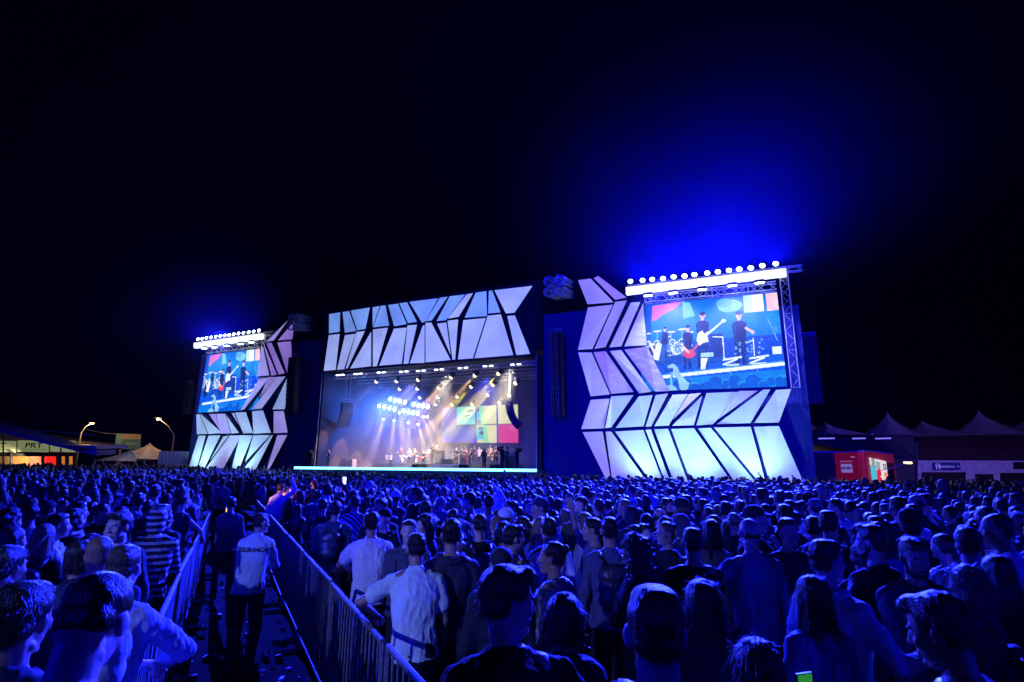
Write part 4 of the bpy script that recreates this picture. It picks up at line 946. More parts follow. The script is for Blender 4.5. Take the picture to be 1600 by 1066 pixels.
# ---- drum kits
CH = mat('chrome', (.8, .8, .82), .15, 1); CY = mat('cymbal_bronze', (.80, .62, .34), .22, 1); DRW = mat('drum_white', (.75, .74, .72), .3); HEADM = mat('drum_head', (.85, .84, .8), .5)
def drum_kit(px, off, z, label, shell=DRW):
    e = empty('drum_kit', at_deck(px, off, z), R(toAud), label, 'drum kit')
    def drum(c, r, d, tilt=0, rx=0):
        rot = Euler((rx, tilt, 0)).to_matrix(); o = MB().lathe([(r, 0), (r, d)], 18, c, rot).build('drum', shell, e, True); MB().lathe([(r*.97, d+.002), (.01, d+.006)], 18, c, rot).build('drum_head', HEADM, o)
        MB().lathe([(r*1.03, -.01), (r*1.03, .02)], 18, c, rot).lathe([(r*1.03, d-.02), (r*1.03, d+.01)], 18, c, rot).build('hoop', CH, o)
    drum((0, .1, .30), .28, .42, 0, -math.pi/2); drum((-.42, -.25, .42), .20, .32); drum((.42, -.35, .5), .18, .14); drum((-.18, .12, .66), .15, .2, 0, -.3); drum((.18, .12, .66), .15, .2, 0, -.3)
    for x, y, z_, r in ((-.6, .15, 1.18, .24), (.6, .15, 1.22, .24), (0, .35, 1.30, .22), (.75, -.3, .98, .18), (-.8, -.2, 1.05, .2)):
        c = MB().lathe([(r, 0), (r*.5, .015), (.03, .03), (.008, .045)], 20, (x, y, z_), Euler((random.uniform(-.3, .3), random.uniform(-.3, .3), 0)).to_matrix()).build('cymbal', CY, e, True)
        mb = MB().tube((x, y, 0.35), (x, y, z_), .011)
        for t in (0, 2.1, 4.2): mb.tube((x, y, .4), (x+.25*math.cos(t), y+.25*math.sin(t), .01), .010)
        mb.build('cymbal_stand', CH, e)
    return e
drum_kit(630, -6.6, RZ, 'white drum kit with bronze cymbals before the shadowed drape')
drum_kit(768, -5.7, RZ, 'amber percussion kit below the LED wall', mat('drum_amber', (.5, .25, .08), .3))
drum_kit(650, -6.9, RZ, 'second white drum kit in the middle of the riser')
drum_kit(729, -6.2, RZ, 'small dark red percussion set behind the brass players', mat('drum_red', (.3, .03, .03), .3))
# ---- backline
def cab(px, off, z, w_, d_, h_, name, label, m=BLACK, grille=True):
    e = empty(name, at_deck(px, off, z), R(toAud), label, name.replace('_', ' '))
    MB().box((0, 0, h_/2), (w_, d_, h_)).build('case', m, e)
    if grille: MB().box((0, d_/2+.006, h_*.45), (w_*.86, .012, h_*.72)).build('grille', mat('grille_cloth', (.05, .05, .055), .9), e)
    mb = MB()
    for x in (-1, 1):
        for zz in (.03, h_-.03): mb.box((x*(w_/2-.03), d_/2+.008, zz), (.06, .03, .06))
    mb.build('corner_protectors', CH, e); return e
cab(688, -5.2, RZ, .7, .45, 1.2, 'bass_amplifier', 'tall bass amplifier right beside the bassist')
cab(699, -4.0, DK+.3, 1.1, .5, .62, 'equipment_case', 'dark case between the amplifier and the saxophonist', BLACK, False)
cab(537, -3.4, DK, 1.0, .6, .85, 'flight_case', 'grey flight case by the side drape, outer of two', mat('case_grey', (.22, .22, .24), .5), False)
cab(549, -3.4, DK, 1.0, .6, .85, 'flight_case', 'grey flight case by the side drape, inner of two', mat('case_grey'), False)
cab(798, -3.2, DK, 1.0, .7, 1.5, 'side_speaker', 'pale grey side fill speaker behind the second camera operator', mat('fill_grey', (.30, .32, .4), .5))
def wedge(px, off, label):
    e = empty('stage_monitor', at_deck(px, off), R(toAud), label, 'monitor', 'floor monitors at the stage lip')
    MB().prism([(-.35, -.22, 0), (-.35, .25, 0), (-.35, .14, .42), (-.35, -.14, .36)], (.7, 0, 0)).build('case', BLACK, e); MB().box((0, -.2, .19), (.6, .02, .26), Euler((-.22, 0, 0)).to_matrix()).build('grille', mat('grille_cloth'), e)
wedge(652, -.3, 'black floor monitor in front of the red guitar'); wedge(664, -.6, 'black floor monitor below the bassist'); wedge(725, -.4, 'black floor monitor before the trumpeter'); wedge(773, -.3, 'black floor monitor before the amber kit')
WHT = mat('white_riser', (.7, .7, .72), .5)
e = empty('low_platform', at_deck(692, -2.0), R(toAud), 'low white platform on crossed legs at the stage lip', 'platform')
MB().box((0, 0, .38), (3.4, .8, .10)).build('top', WHT, e); mb = MB()
for x in (-1.2, 0, 1.2): mb.tube((x-.4, .3, .02), (x+.4, .3, .33), .03).tube((x+.4, -.3, .02), (x-.4, -.3, .33), .03)
mb.build('crossed_legs', WHT, e)
for i, (px, off, h_) in enumerate([(745, -2.2, 1.55), (752, -2.6, 1.5), (621, -3.6, 1.4), (703, -3.4, 1.5), (664, -3.9, 1.5)]):
    e = empty('microphone_stand', at_deck(px, off), 0, ['microphone stand beside the singer', 'microphone stand just behind the singer', 'microphone stand by the accordion', 'microphone stand before the dark case', 'microphone stand before the red guitarist'][i], 'mic stand')
    mb = MB().tube((0, 0, .02), (0, 0, h_), .014); [mb.tube((0, 0, .1), (.3*math.cos(t), .3*math.sin(t), .02), .012) for t in (0, 2.1, 4.2)]; mb.build('stand', CH, e); MB().tube((0, 0, h_), NV*.2+ZV*(h_+.05), .018, .026, 8).build('microphone', BLACK, e)

# ================================================================ haze and stage smoke
def volbox(name, vs, dens, col, g_=.2):
    f = [(0, 1, 3, 2), (4, 6, 7, 5), (0, 4, 5, 1), (2, 3, 7, 6), (0, 2, 6, 4), (1, 5, 7, 3)]
    if (Vector(vs[4])-Vector(vs[0])).cross(Vector(vs[2])-Vector(vs[0])).z < 0: f = [q[::-1] for q in f]
    m = bpy.data.materials.new(name); m.use_nodes = True; nt = m.node_tree; nt.nodes.remove(nt.nodes['Principled BSDF'])
    v = nt.nodes.new('ShaderNodeVolumePrincipled'); v.inputs['Density'].default_value = dens; v.inputs['Color'].default_value = (*col, 1); v.inputs['Anisotropy'].default_value = g_
    nt.links.new(v.outputs[0], nt.nodes['Material Output'].inputs['Volume'])
    o = link(name, vs, f, m); o['kind'] = 'stuff'; return o
volbox('haze', [(x, y, z) for x in (-130, 110) for y in (-25, 150) for z in (-1, 42)], HAZE, (.9, .92, 1), .15)
def fogball(name, c, r, dens):
    """fog added to give the lamps a halo, thinning out to nothing at its rim"""
    v, f = ell_v((0, 0, 0), (1, 1, 1), None, 24, 14); o = MB().add(v, f).build(name, None)
    bm = bmesh.new(); bm.from_mesh(o.data); bmesh.ops.recalc_face_normals(bm, faces=bm.faces); bm.to_mesh(o.data); bm.free()
    o.location = c; o.scale = r; o.rotation_euler = (0, 0, math.atan2(RV.y, RV.x)); o['kind'] = 'stuff'
    m = bpy.data.materials.new(name); m.use_nodes = True; nt = m.node_tree; nt.nodes.remove(nt.nodes['Principled BSDF']); L = nt.links
    vn = nt.nodes.new('ShaderNodeVolumePrincipled'); vn.inputs['Color'].default_value = (.95, .96, 1, 1); vn.inputs['Anisotropy'].default_value = .3
    tc = nd(m, 'ShaderNodeTexCoord'); gr = nd(m, 'ShaderNodeTexGradient', gradient_type='QUADRATIC_SPHERE'); nz = nd(m, 'ShaderNodeTexNoise'); nz.inputs['Scale'].default_value = 2.2; nz.inputs['Detail'].default_value = 2
    mr = nd(m, 'ShaderNodeMapRange'); mr.inputs[1].default_value = .3; mr.inputs[2].default_value = .7; mr.inputs[3].default_value = dens*.6; mr.inputs[4].default_value = dens*1.4
    mu = nd(m, 'ShaderNodeMath', operation='MULTIPLY'); L.new(tc.outputs['Object'], gr.inputs['Vector']); L.new(tc.outputs['Object'], nz.inputs['Vector']); L.new(nz.outputs['Fac'], mr.inputs[0])
    L.new(gr.outputs['Fac'], mu.inputs[0]); L.new(mr.outputs[0], mu.inputs[1]); L.new(mu.outputs[0], vn.inputs['Density'])
    L.new(vn.outputs[0], nt.nodes['Material Output'].inputs['Volume']); o.data.materials.append(m); m.cycles.volume_step_rate = 1; return o
fogball('added_halo_fog', on_front(1115, 375, 1.5), (21, 13, 17), .0017)  # fog put in only for the glow over the light bars
fogball('added_halo_fog', on_front(335, 518, 1.5), (17, 10, 10), .0013)
volbox('stage_smoke', [FP(u, o_, z) for u in (UL+.1, UR-.1) for o_ in (BACK+.15, -.12) for z in (DK+.02, ZB+.1)], SMOKE, (.95, .95, 1), .35)
# ================================================================ surroundings, left
def boxat(name, c, sz, rz, m, parent): return MB().box(c, sz, Euler((0, 0, rz)).to_matrix()).build(name, m, parent)
CREAM = bump(mat('tent_canvas', (.55, .50, .36), .7), 2, .3)
t = empty('marquee', at_depth(70, 740, 80).xy.to_3d(), 0, 'long lit marquee with hanging banners and open bar front, far left', 'marquee')
t['label'] = 'long lit marquee with printed banner fascia and red interior, behind the crowd'
def w2(px, py, y=80): p = at_depth(px, py, y); return p
o_ = t.location
mb = MB(); tl = w2(-60, 668); 
mb.prism([w2(-60, 672, 80), w2(35, 676, 80), w2(62, 682, 80), w2(128, 690, 80), w2(128, 693, 80), w2(-60, 688, 80)], (0, 8, 0)); kid(mb, 'roof', CREAM, t)
ban = mat('banner_vinyl', (.70, .72, .60), .5, emit=(.45, .55, .25), es=.34)
lw_ = mat('banner_print', (.02, .03, .02), .6); ln_ = mat('banner_small_print', (.15, .2, .15), .6)
for i, (x0, x1) in enumerate([(-62, 25), (27.5, 75.5), (78, 118)]):
    f_ = kid(MB().prism([w2(x0, 688.2), w2(x1, 689.2), w2(x1, 707), w2(x0, 705.8)], (0, .06, 0)), 'fascia_banner', ban, t)
    if i < 2:
        c = w2((-4, 53)[i], 696.3)-o_+Vector((0, -.02, 0)); Mx = Matrix.Translation(c) @ Euler((math.pi/2, 0, 0)).to_matrix().to_4x4()
        text_obj('lettering', 'PRT', .95, lw_, f_, Mx @ Matrix.Diagonal((1.5, 1, 1, 1)), bold=.02)
        kid(MB().prism([w2((-18, 32)[i], 702), w2((16, 72)[i], 702.4), w2((16, 72)[i], 702.9), w2((-18, 32)[i], 702.5)], (0, -.02, 0)), 'small_print', ln_, f_)
kid(MB().prism([w2(-60, 706.5), w2(118, 708), w2(118, 713), w2(-60, 713)], (0, .3, 0)), 'beam', BLACK, t)
orange = mat('lit_interior_orange', (.6, .3, .12), .8, emit=(.9, .30, .05), es=.55); red = mat('lit_interior_red', (.6, .05, .03), .8, emit=(1, .02, .01), es=.9); tan = mat('lit_interior_tan', (.5, .35, .2), .8, emit=(.35, .17, .06), es=.5); rose = mat('lit_interior_rose', (.5, .2, .15), .8, emit=(.8, .13, .06), es=.6)
for x0, x1, m_ in ((-60, 16, tan), (19, 45, orange), (46, 66, rose), (68, 88, red), (96, 101, orange), (108, 114, orange)):
    kid(MB().prism([w2(x0, 713.2, 82), w2(x1, 713.2, 82), w2(x1, 740, 82), w2(x0, 740, 82)], (0, .2, 0)), 'bar_wall', m_, t)
for x in (17.5, 67, 90, 104, 116): kid(MB().tube(w2(x, 707, 79.8), w2(x, 745, 79.8), .18), 'post', BLACK, t)
spot('marquee_bulb', w2(24, 716, 79), w2(24, 730, 81), 900, (1, .8, .4), 150)
bt = empty('blue_awning', at_depth(80, 740, 62).xy.to_3d(), 0, 'dark blue fabric awning slanting across in front of the marquee', 'awning')
BL = bump(mat('blue_tarp', (.03, .06, .55), .5), 1.5, .5)
a = lambda x, y, d=62: at_depth(x, y, d)
kid(MB().prism([a(-40, 658), a(0, 669), a(50, 682), a(88, 694), a(140, 699), a(152, 706), a(150, 712), a(120, 705), a(86, 697.5), a(40, 686), a(0, 675), a(-40, 664)], (0, 3, .2)), 'fabric', BL, bt)
kid(MB().prism([a(88, 696), a(148, 696), a(152, 702), a(120, 706)], (0, 5, .3)), 'side_fold', BL, bt)
for x, y in ((5, 672), (95, 700), (146, 706)): kid(MB().tube(a(x, y, 63), a(x, 748, 63), .07), 'pole', BLACK, bt)
kid(MB().tube(a(-40, 664, 64), a(148, 680, 64), .03), 'ridge_rope', mat('white_conduit'), bt)
spot('awning_glow', a(70, 640, 50), a(90, 700, 64), 1500, (.03, .04, 1), 80)
LAMPY = mat('sodium_lamp', (1, .8, .5), .4, emit=(1, .52, .16), es=7)
LAMPY.cycles.emission_sampling = 'NONE'
CONC = mat('lamp_post_concrete', (.3, .29, .28), .7)
def street_lamp(lp, elbow, base, y, label, watts):
    L_, E2, B2 = at_depth(*lp, y), at_depth(*elbow, y), at_depth(*base, y); B2 = Vector((E2.x, E2.y, 0))
    e = empty('street_lamp', B2, 0, label, 'street lamp', 'street lamps beyond the crowd')
    MB().tube((0, 0, 0), E2-B2, .12, .08, 10).build('post', CONC, e); MB().path([E2-B2, (E2-B2)*.6+(L_-B2)*.4+ZV*.3, L_-B2], .05, 8).build('arm', CONC, e)
    d = (L_-E2).normalized(); d.z = 0; d.normalize(); h = MB().box(L_-B2+ZV*.05, (.75, .3, .14)).build('lamp_head', BLACK, e); MB().lathe([(.05, -.16), (.18, -.12), (.24, -.02)], 12, L_-B2).build('lamp_glass', LAMPY, h)
    l = bpy.data.lights.new('sodium_light', 'POINT'); l.energy = watts; l.color = (1, .55, .18); l.shadow_soft_size = .2; o = bpy.data.objects.new('sodium_light', l); C.objects.link(o); o.location = L_-ZV*.35-Vector((0, .3, 0))
street_lamp((144, 661), (127, 676), (122, 700), 75, 'lit street lamp beside the marquee', 420)
street_lamp((248, 654), (273, 681), (271, 706), 66, 'lit street lamp between the peaked tents and the left tower', 520)
bb = empty('billboard', at_depth(200, 740, 78).xy.to_3d(), 0, 'greenish billboard with an orange title panel, on posts behind the tents', 'billboard')
Pb = Pic(60, 38, (70, 105, 85)); Pb.poly([(0, 0), (.3, .2), (.2, 1), (0, 1)], (95, 140, 110)); Pb.rect(.28, .05, .98, .32, (200, 130, 80)); Pb.rect(.32, .14, .92, .2, (150, 90, 60)); Pb.rect(.3, .45, .9, .5, (45, 75, 60)); Pb.rect(.4, .6, .8, .68, (120, 150, 125)); Pb.rect(.3, .78, .85, .86, (55, 90, 70))
c4 = [w2(182, 677.5, 78), w2(220.5, 678.5, 78), w2(219, 702.5, 78), w2(179, 701.5, 78)]
bm2 = attrcol(mat('billboard_print', rough=.5), .30); Pb.mesh('panel', [p-bb.location for p in c4], bm2, bb); kid(MB().prism([p+Vector((0, .05, 0)) for p in c4], (0, .2, 0)), 'backing', BLACK, bb)
for x in (188, 212): kid(MB().tube(w2(x, 701, 78.2), w2(x, 748, 78.2), .15), 'post', CONC, bb)
def peaked_tent(apex, base_l, base_r, y, m, label, depth_=6, grp='peaked tents behind the crowd'):
    A, Lb, Rb = at_depth(*apex, y), at_depth(*base_l, y), at_depth(*base_r, y); z0 = (Lb.z+Rb.z)/2
    e = empty('peaked_tent', ((Lb.x+Rb.x)/2, y, 0), 0, label, 'tent', grp); v = []; f = []; n = 10; w_ = (Rb.x-Lb.x)/2; K = 12; ax = A.x-(Lb.x+Rb.x)/2
    for k in range(n+1):
        t_ = k/n; s = (1-t_)**1.7*.94+.06*(1-t_); zc = z0+(A.z-z0)*t_
        for i in range(4*3):
            q = i/12*4; sd_ = int(q); fr2 = q-sd_; cs_ = [(-1, -1), (1, -1), (1, 1), (-1, 1)]
            a_, b_ = cs_[sd_], cs_[(sd_+1) % 4]; x = a_[0]+(b_[0]-a_[0])*fr2; yy = a_[1]+(b_[1]-a_[1])*fr2; pull = 1-.12*math.sin(math.pi*fr2)*(1-t_)
            v.append((x*w_*s*pull+ax*t_, yy*depth_/2*s*pull, zc))
    for k in range(n):
        for i in range(12): f.append((k*12+i, k*12+(i+1) % 12, (k+1)*12+(i+1) % 12, (k+1)*12+i))
    MB().add(v, f).build('canopy', m, e, True); mb = MB()
    for sx in (-1, 1):
        for sy in (-1, 1): mb2 = MB().tube((sx*w_*.98, sy*depth_/2*.98, 0), (sx*w_*.98, sy*depth_/2*.98, z0+.05), .06); mb2.build('pole', ALU, e)
    return e
peaked_tent((205.5, 701), (180, 721), (214, 720), 60, CREAM, 'pale yellow peaked tent below the billboard'); 
peaked_tent((234, 691), (200, 720), (262, 716), 64, CREAM, 'taller pale peaked tent beside the street lamp', 8)
cb = empty('white_container', at_depth(275, 740, 62).xy.to_3d(), .3, 'pale container box at the foot of the left tower', 'container'); 
pz = at_depth(275, 706, 62).z; cb_m = bump(mat('container_white', (.45, .45, .55), .5), 3, .3)
MB().box((0, 0, pz/2), (3.0, 3, pz)).build('walls', cb_m, cb); mb = MB()
for k in range(9): mb.box((-1.4+k*.35, -1.53, pz/2), (.08, .06, pz*.94))
mb.build('ribs', cb_m, cb)
wv = empty('overhead_wires', at_depth(160, 680, 80), 0, 'thin overhead wires running from the lamp post to the billboard', 'cable'); mb = MB()
pts = [at_depth(135, 671, 80), at_depth(150, 674.5, 80), at_depth(165, 677, 80), at_depth(181, 678, 80)]; mb.path(pts, .035, 4); kid(mb, 'wire', mat('white_conduit'), wv)

# ================================================================ surroundings, right
Y2 = 50
bd = empty('long_building', at_depth(1500, 740, Y2).xy.to_3d(), 0, 'long low building with dark tiled roof and white wall behind the crowd', 'building')
wallm = bump(mat('whitewash', (.62, .60, .70), .8), 3, .4, 8, colvar=.3)
b2 = lambda x, y, d=Y2: at_depth(x, y, d)
kid(MB().prism([b2(1425, 716), b2(1760, 718), b2(1760, 770), b2(1425, 770)], (0, .3, 0)), 'wall', wallm, bd)
tile = bump(mat('clay_tile', (.10, .03, .045), .85), 7, .9, 6, (1, 1, 2.5), .1, colvar=.7)
mb = MB(); A, Bq, Cq, D = b2(1415, 716.5, Y2-.6), b2(1790, 718.5, Y2-.6), b2(1790, 676, Y2+8), b2(1255, 682.5, Y2+8); D2 = b2(1440, 681, Y2+8)
for k in range(16):      # courses of tiles stepping up the slope
    t0, t1 = k/16, (k+1)/16; q = lambda P_, Q_, t: P_+(Q_-P_)*t
    v0, v1 = q(A, D2, t0), q(Bq, Cq, t0); v2, v3 = q(Bq, Cq, t1), q(A, D2, t1)
    mb.prism([v0+ZV*.05, v1+ZV*.05, v2, v3], (0, 0, -.06))
kid(mb, 'roof', tile, bd)
kid(MB().tube(b2(1255, 683, Y2+8), b2(1790, 676.5, Y2+8), .12), 'ridge', mat('ridge_tile', (.25, .18, .22), .8), bd)
for x0, x1, y0 in ((1441, 1509, 738), (1525, 1552, 741), (1564, 1650, 739)):
    kid(MB().prism([b2(x0, y0, Y2-.1), b2(x1, y0, Y2-.1), b2(x1, 775, Y2-.1), b2(x0, 775, Y2-.1)], (0, .08, 0)), 'doorway', BLACK, bd)
kid(MB().prism([b2(1584, 722, Y2-.1), b2(1640, 722, Y2-.1), b2(1640, 733, Y2-.1), b2(1585, 733, Y2-.1)], (0, .08, 0)), 'window', BLACK, bd)
sg = empty('restroom_sign', b2(1479, 729, Y2-.2), 0, 'dark blue restroom sign with two figures on the white wall', 'sign')
kid(MB().prism([b2(1458.5, 723, Y2-.2), b2(1500, 723, Y2-.2), b2(1501, 734, Y2-.2), b2(1459, 734.5, Y2-.2)], (0, .06, 0)), 'board', mat('sign_blue', (.02, .03, .25), .5), sg)
sw = mat('sign_white', (.7, .7, .85), .5, emit=(.3, .3, .9), es=.25)
Mx = Euler((math.pi/2, 0, 0)).to_matrix().to_4x4(); text_obj('lettering', 'Sanitários \u2192', .34, sw, sg, Matrix.Translation(b2(1483.5, 729, Y2-.26)-sg.location) @ Mx, bold=.004)
mb = MB()
for x in (1463.3, 1467.8):
    p = b2(x, 729, Y2-.26); mb.lathe([(.005, 0), (.05, .02), (.05, .07), (.005, .09)], 8, p+ZV*.17).box(p+ZV*.06, (.14, .03, .2)).box(p-ZV*.13, (.09, .03, .22))
kid(mb, 'restroom_figures', sw, sg)
# open shed roof in front of the building
sh = empty('dark_canopy', b2(1340, 740, 47).xy.to_3d(), 0, 'dark open canopy behind the red truck with three dim tube lamps', 'canopy')
dkm = mat('shed_dark', (.03, .03, .06), .8)
kid(MB().prism([b2(1250, 683, 48), b2(1428, 681, 48), b2(1434, 723, 44), b2(1250, 688, 44)], (0, 0, .1)), 'roof', dkm, sh)
kid(MB().prism([b2(1250, 686, 48.2), b2(1430, 686, 48.2), b2(1430, 770, 48.2), b2(1250, 770, 48.2)], (0, .2, 0)), 'rear_wall', dkm, sh)
for x, x2 in ((1279, 1304), (1332, 1352), (1368, 1392)): kid(MB().tube(b2(x, 685.5, 43.8), b2(x2, 685, 43.8), .05), 'tube_lamp', mat('dim_tube', (.5, .5, .8), .4, emit=(.25, .22, .9), es=.9), sh)
for x in (1256, 1432): kid(MB().tube(b2(x, 690, 44.2), b2(x, 775, 44.2), .09), 'post', dkm, sh)
spot('canopy_lamp', b2(1275, 700, 46), b2(1275, 740, 47), 260, (1, .6, .25), 150)
# red promotion truck box with open side
yk = 38
tr_ = empty('promotion_truck', at_depth(1345, 740, yk).xy.to_3d(), 0, 'red box truck with a picture screen on its open side, roof lit blue', 'truck')
k0, k1, k2 = at_depth(1304, 709, yk), at_depth(1351, 706.5, yk-2.6), at_depth(1394, 711, yk+2.0)
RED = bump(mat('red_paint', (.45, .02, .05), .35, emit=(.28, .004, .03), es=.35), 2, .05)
def side(p, q, zt_, zb_, m, name, th_=.06):
    d = (q-p); n_ = Vector((d.y, -d.x, 0)).normalized()
    return kid(MB().prism([Vector((p.x, p.y, zb_)), Vector((q.x, q.y, zb_)), Vector((q.x, q.y, zt_)), Vector((p.x, p.y, zt_))], n_*th_), name, m, tr_)
zt_ = k0.z+.05; zb_ = .9
side(k0, k1, zt_, zb_, RED, 'rear_wall'); side(k1, k2, zt_, zb_, RED, 'side_wall')
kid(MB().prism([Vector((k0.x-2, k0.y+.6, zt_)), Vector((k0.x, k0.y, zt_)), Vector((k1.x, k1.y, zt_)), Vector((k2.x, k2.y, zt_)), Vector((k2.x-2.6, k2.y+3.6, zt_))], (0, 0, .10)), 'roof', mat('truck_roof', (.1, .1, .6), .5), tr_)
kid(MB().prism([Vector((k0.x-2, k0.y+.6, zb_)), Vector((k0.x-.02, k0.y, zb_)), Vector((k0.x-.02, k0.y, zt_)), Vector((k0.x-2, k0.y+.6, zt_))], (0, -.05, 0)), 'cab_side', dkm, tr_)
def onside(p, q, t_, z): v = p+(q-p)*t_; return Vector((v.x, v.y, z))
nn = Vector(((k1-k0).y, -(k1-k0).x, 0)).normalized(); H_ = zt_-zb_
PL = mat('plate_white', (.7, .6, .8), .5, emit=(.6, .4, .8), es=.3)
def quadon(p, q, t0, t1, z0, z1, n_, o1, o2): return MB().prism([onside(p, q, t0, z0)+n_*o1, onside(p, q, t1, z0)+n_*o1, onside(p, q, t1, z1)+n_*o1, onside(p, q, t0, z1)+n_*o1], n_*(o2-o1))
kid(quadon(k0, k1, .22, .58, zt_-1.25, zt_-.72, nn, .08, .10), 'name_plate', PL, tr_)
c = onside(k0, k1, .40, zt_-.98)+nn*.105-tr_.location; rz_ = math.atan2((k1-k0).y, (k1-k0).x)
text_obj('lettering', 'MAUMA', .24, mat('plate_print', (.2, .01, .1), .6), tr_, Matrix.Translation(c) @ Euler((math.pi/2, 0, rz_)).to_matrix().to_4x4(), bold=.006)
kid(quadon(k0, k1, .2, .6, zt_-.58, zt_-.54, nn, .08, .10), 'trim_line', PL, tr_); kid(quadon(k0, k1, .58, .70, zt_-.33, zt_-.26, nn, .08, .10), 'marker_plate', PL, tr_)
n2 = Vector(((k2-k1).y, -(k2-k1).x, 0)).normalized()
Pt = Pic(60, 60, (235, 225, 235)); Pt.rect(0, .28, .35, .9, (70, 190, 220)); Pt.rect(.1, 0, .3, .35, (150, 150, 160)); Pt.rect(.35, .1, .6, .4, (140, 180, 170)); Pt.poly([(.3, .9), (.34, .5), (.48, .35), (.62, .5), (.6, .95)], (225, 20, 60)); Pt.rect(.6, .3, .75, 1, (240, 235, 240)); Pt.rect(.78, .15, .95, .4, (30, 40, 120)); Pt.rect(.83, .2, .9, .33, (230, 230, 240)); Pt.poly([(.75, .6), (1, .5), (1, 1), (.7, 1)], (250, 190, 150)); Pt.ell(.88, .6, .08, .08, (235, 140, 120)); Pt.rect(.62, .42, .72, .46, (200, 60, 90)); Pt.rect(.5, .7, .66, .74, (250, 250, 250))
c4 = [onside(k1, k2, a_, z)+n2*.08 for a_, z in ((.08, zt_-.32), (.66, zt_-.50), (.66, zt_-1.9), (.08, zt_-1.9))]
Pt.mesh('picture_screen', [p-tr_.location for p in c4], attrcol(mat('truck_picture', rough=.5), .9), tr_)
kid(quadon(k1, k2, .70, .94, zb_, zt_-.6, n2, .07, .09), 'doorway', BLACK, tr_)
kid(MB().tube(onside(k1, k2, .7, zt_-1.0)+n2*.1, onside(k1, k2, .9, zt_-.6)+n2*.9, .03), 'lamp_arm', ALU, tr_)
kid(MB().box(onside(k1, k2, .92, zt_-.58)+n2*.95, (.45, .2, .14)), 'arm_lamp', mat('arm_lamp_glow', (1, .8, .4), .4, emit=(1, .72, .25), es=3), tr_)
for q in ((k0, k1, .12), (k0, k1, .85), (k1, k2, .2), (k1, k2, .85)):
    cc = onside(q[0], q[1], q[2], .5); MB().lathe([(.2, -.15), (.48, -.15), (.5, -.1), (.5, .1), (.48, .15), (.2, .15)], 20, cc-tr_.location, (n2 if q[0] is k1 else nn).to_track_quat('Z', 'Y').to_matrix()).build('wheel', RUBBER, tr_)
spot('truck_floor_light', onside(k1, k2, .5, 2.2)+n2*2.5, onside(k1, k2, .3, 2.5), 60, (1, .8, .7), 100)
TB = bump(mat('tent_white_night', (.5, .5, .55), .7), 1, .2)
for (ap, bl, br, y_, lb) in [((1290, 660), (1258, 682), (1328, 682), 54, 'wide low tent peak glowing blue, nearest the right tower'), ((1256, 650), (1236, 680), (1272, 682), 62, 'narrow dim tent peak partly hidden by the right tower'),
        ((1386, 642), (1366, 682), (1408, 682), 62, 'tall narrow blue tent peak above the canopy'), ((1440, 657), (1418, 682), (1492, 682), 62, 'broad dim tent peak to the right of the tall narrow one'),
        ((1528, 640), (1508, 680), (1572, 680), 62, 'tall violet tent peak above the tiled roof'), ((1602, 656), (1560, 680), (1650, 680), 62, 'broad dark tent peak cut by the edge of the picture')]:
    peaked_tent(ap, bl, br, y_, TB, lb, 7, 'tent peaks behind the long building')
spot('yard_wash', (24, 30, 9), (38, 60, 5), 2800, (.004, .004, 1), 95)
spot('yard_wash', (34, 30, 7), (42, 50, 2.5), 7000, (.28, .16, 1), 85)
# ================================================================ crowd barriers
BA0, BA1 = Vector((.15, 2.05, 0)), Vector((-8.9, 20.6, 0))
LA0, LA1 = Vector((-1.60, 2.45, 0)), Vector((-7.6, 15.1, 0))
def barrier(p, q):
    d = q-p; L = d.length; e = empty('crowd_barrier', p, math.atan2(d.y, d.x), '', 'barrier')
    t = .021; mb = MB().tube((.03, 0, 1.1), (L-.06, 0, 1.1), t).tube((.03, 0, .16), (L-.06, 0, .16), t)
    for x in (.03, L-.06): mb.tube((x, 0, .05), (x, 0, 1.1), t)
    mb.build('frame', STEEL, e, False); n = 17; mb = MB()
    for i in range(1, n): mb.tube((.03+(L-.09)*i/n, 0, .16), (.03+(L-.09)*i/n, 0, 1.1), .0085, .0085, 6)
    mb.build('vertical_bars', STEEL, e)
    for x in (.22, L-.25): MB().tube((x, -.28, .02), (x, .28, .02), .018).tube((x, -.04, .02), (x, 0, .16), .015).tube((x, .04, .02), (x, 0, .16), .015).build('foot', STEEL, e)
    return e
def bar_row(a, b, side, word):
    d = (b-a); n = int(d.length/2.15); u_ = d.normalized()
    for i in range(n):
        p = a+u_*(2.15*i); j = Vector((random.uniform(-.02, .02), 0, 0)); e = barrier(p+j, p+u_*2.13)
        e['label'] = 'steel crowd barrier, %s along the %s side of the aisle' % ((['nearest the camera', 'second along']+['%s along' % w_ for w_ in ('third', 'fourth', 'fifth', 'sixth', 'seventh', 'eighth', 'ninth', 'tenth')])[i], side)
        if i == 0: e['label'] = 'steel crowd barrier, first of its line on the %s side of the aisle' % side
        e['group'] = 'steel barriers lining the aisle'
bar_row(BA0, BA1, 'stage-side or right', 'r'); bar_row(LA0, LA1, 'left', 'l')
# aisle litter
mb = MB(); rs = random.Random(5)
for k in range(420):
    t = rs.random()**1.5; p = BA0.lerp(BA1, t); q = LA0.lerp(LA1, min(1, t*1.2)); c = p.lerp(q, rs.uniform(.02, .98)); s_ = rs.uniform(.015, .06)
    rot = Euler((rs.uniform(-.4, .4), rs.uniform(-.4, .4), rs.uniform(0, 6))).to_matrix()
    mb.box(Vector((c.x, c.y, .012+s_*.2)), (s_*rs.uniform(.6, 1.8), s_, .006 if rs.random() < .7 else s_*.8), rot)
tag(mb.build('litter', bump(mat('litter_paper', (.22, .22, .22), .5), 30, .4, colvar=.6)), 'scraps of paper and plastic strewn along the aisle', kind='stuff')

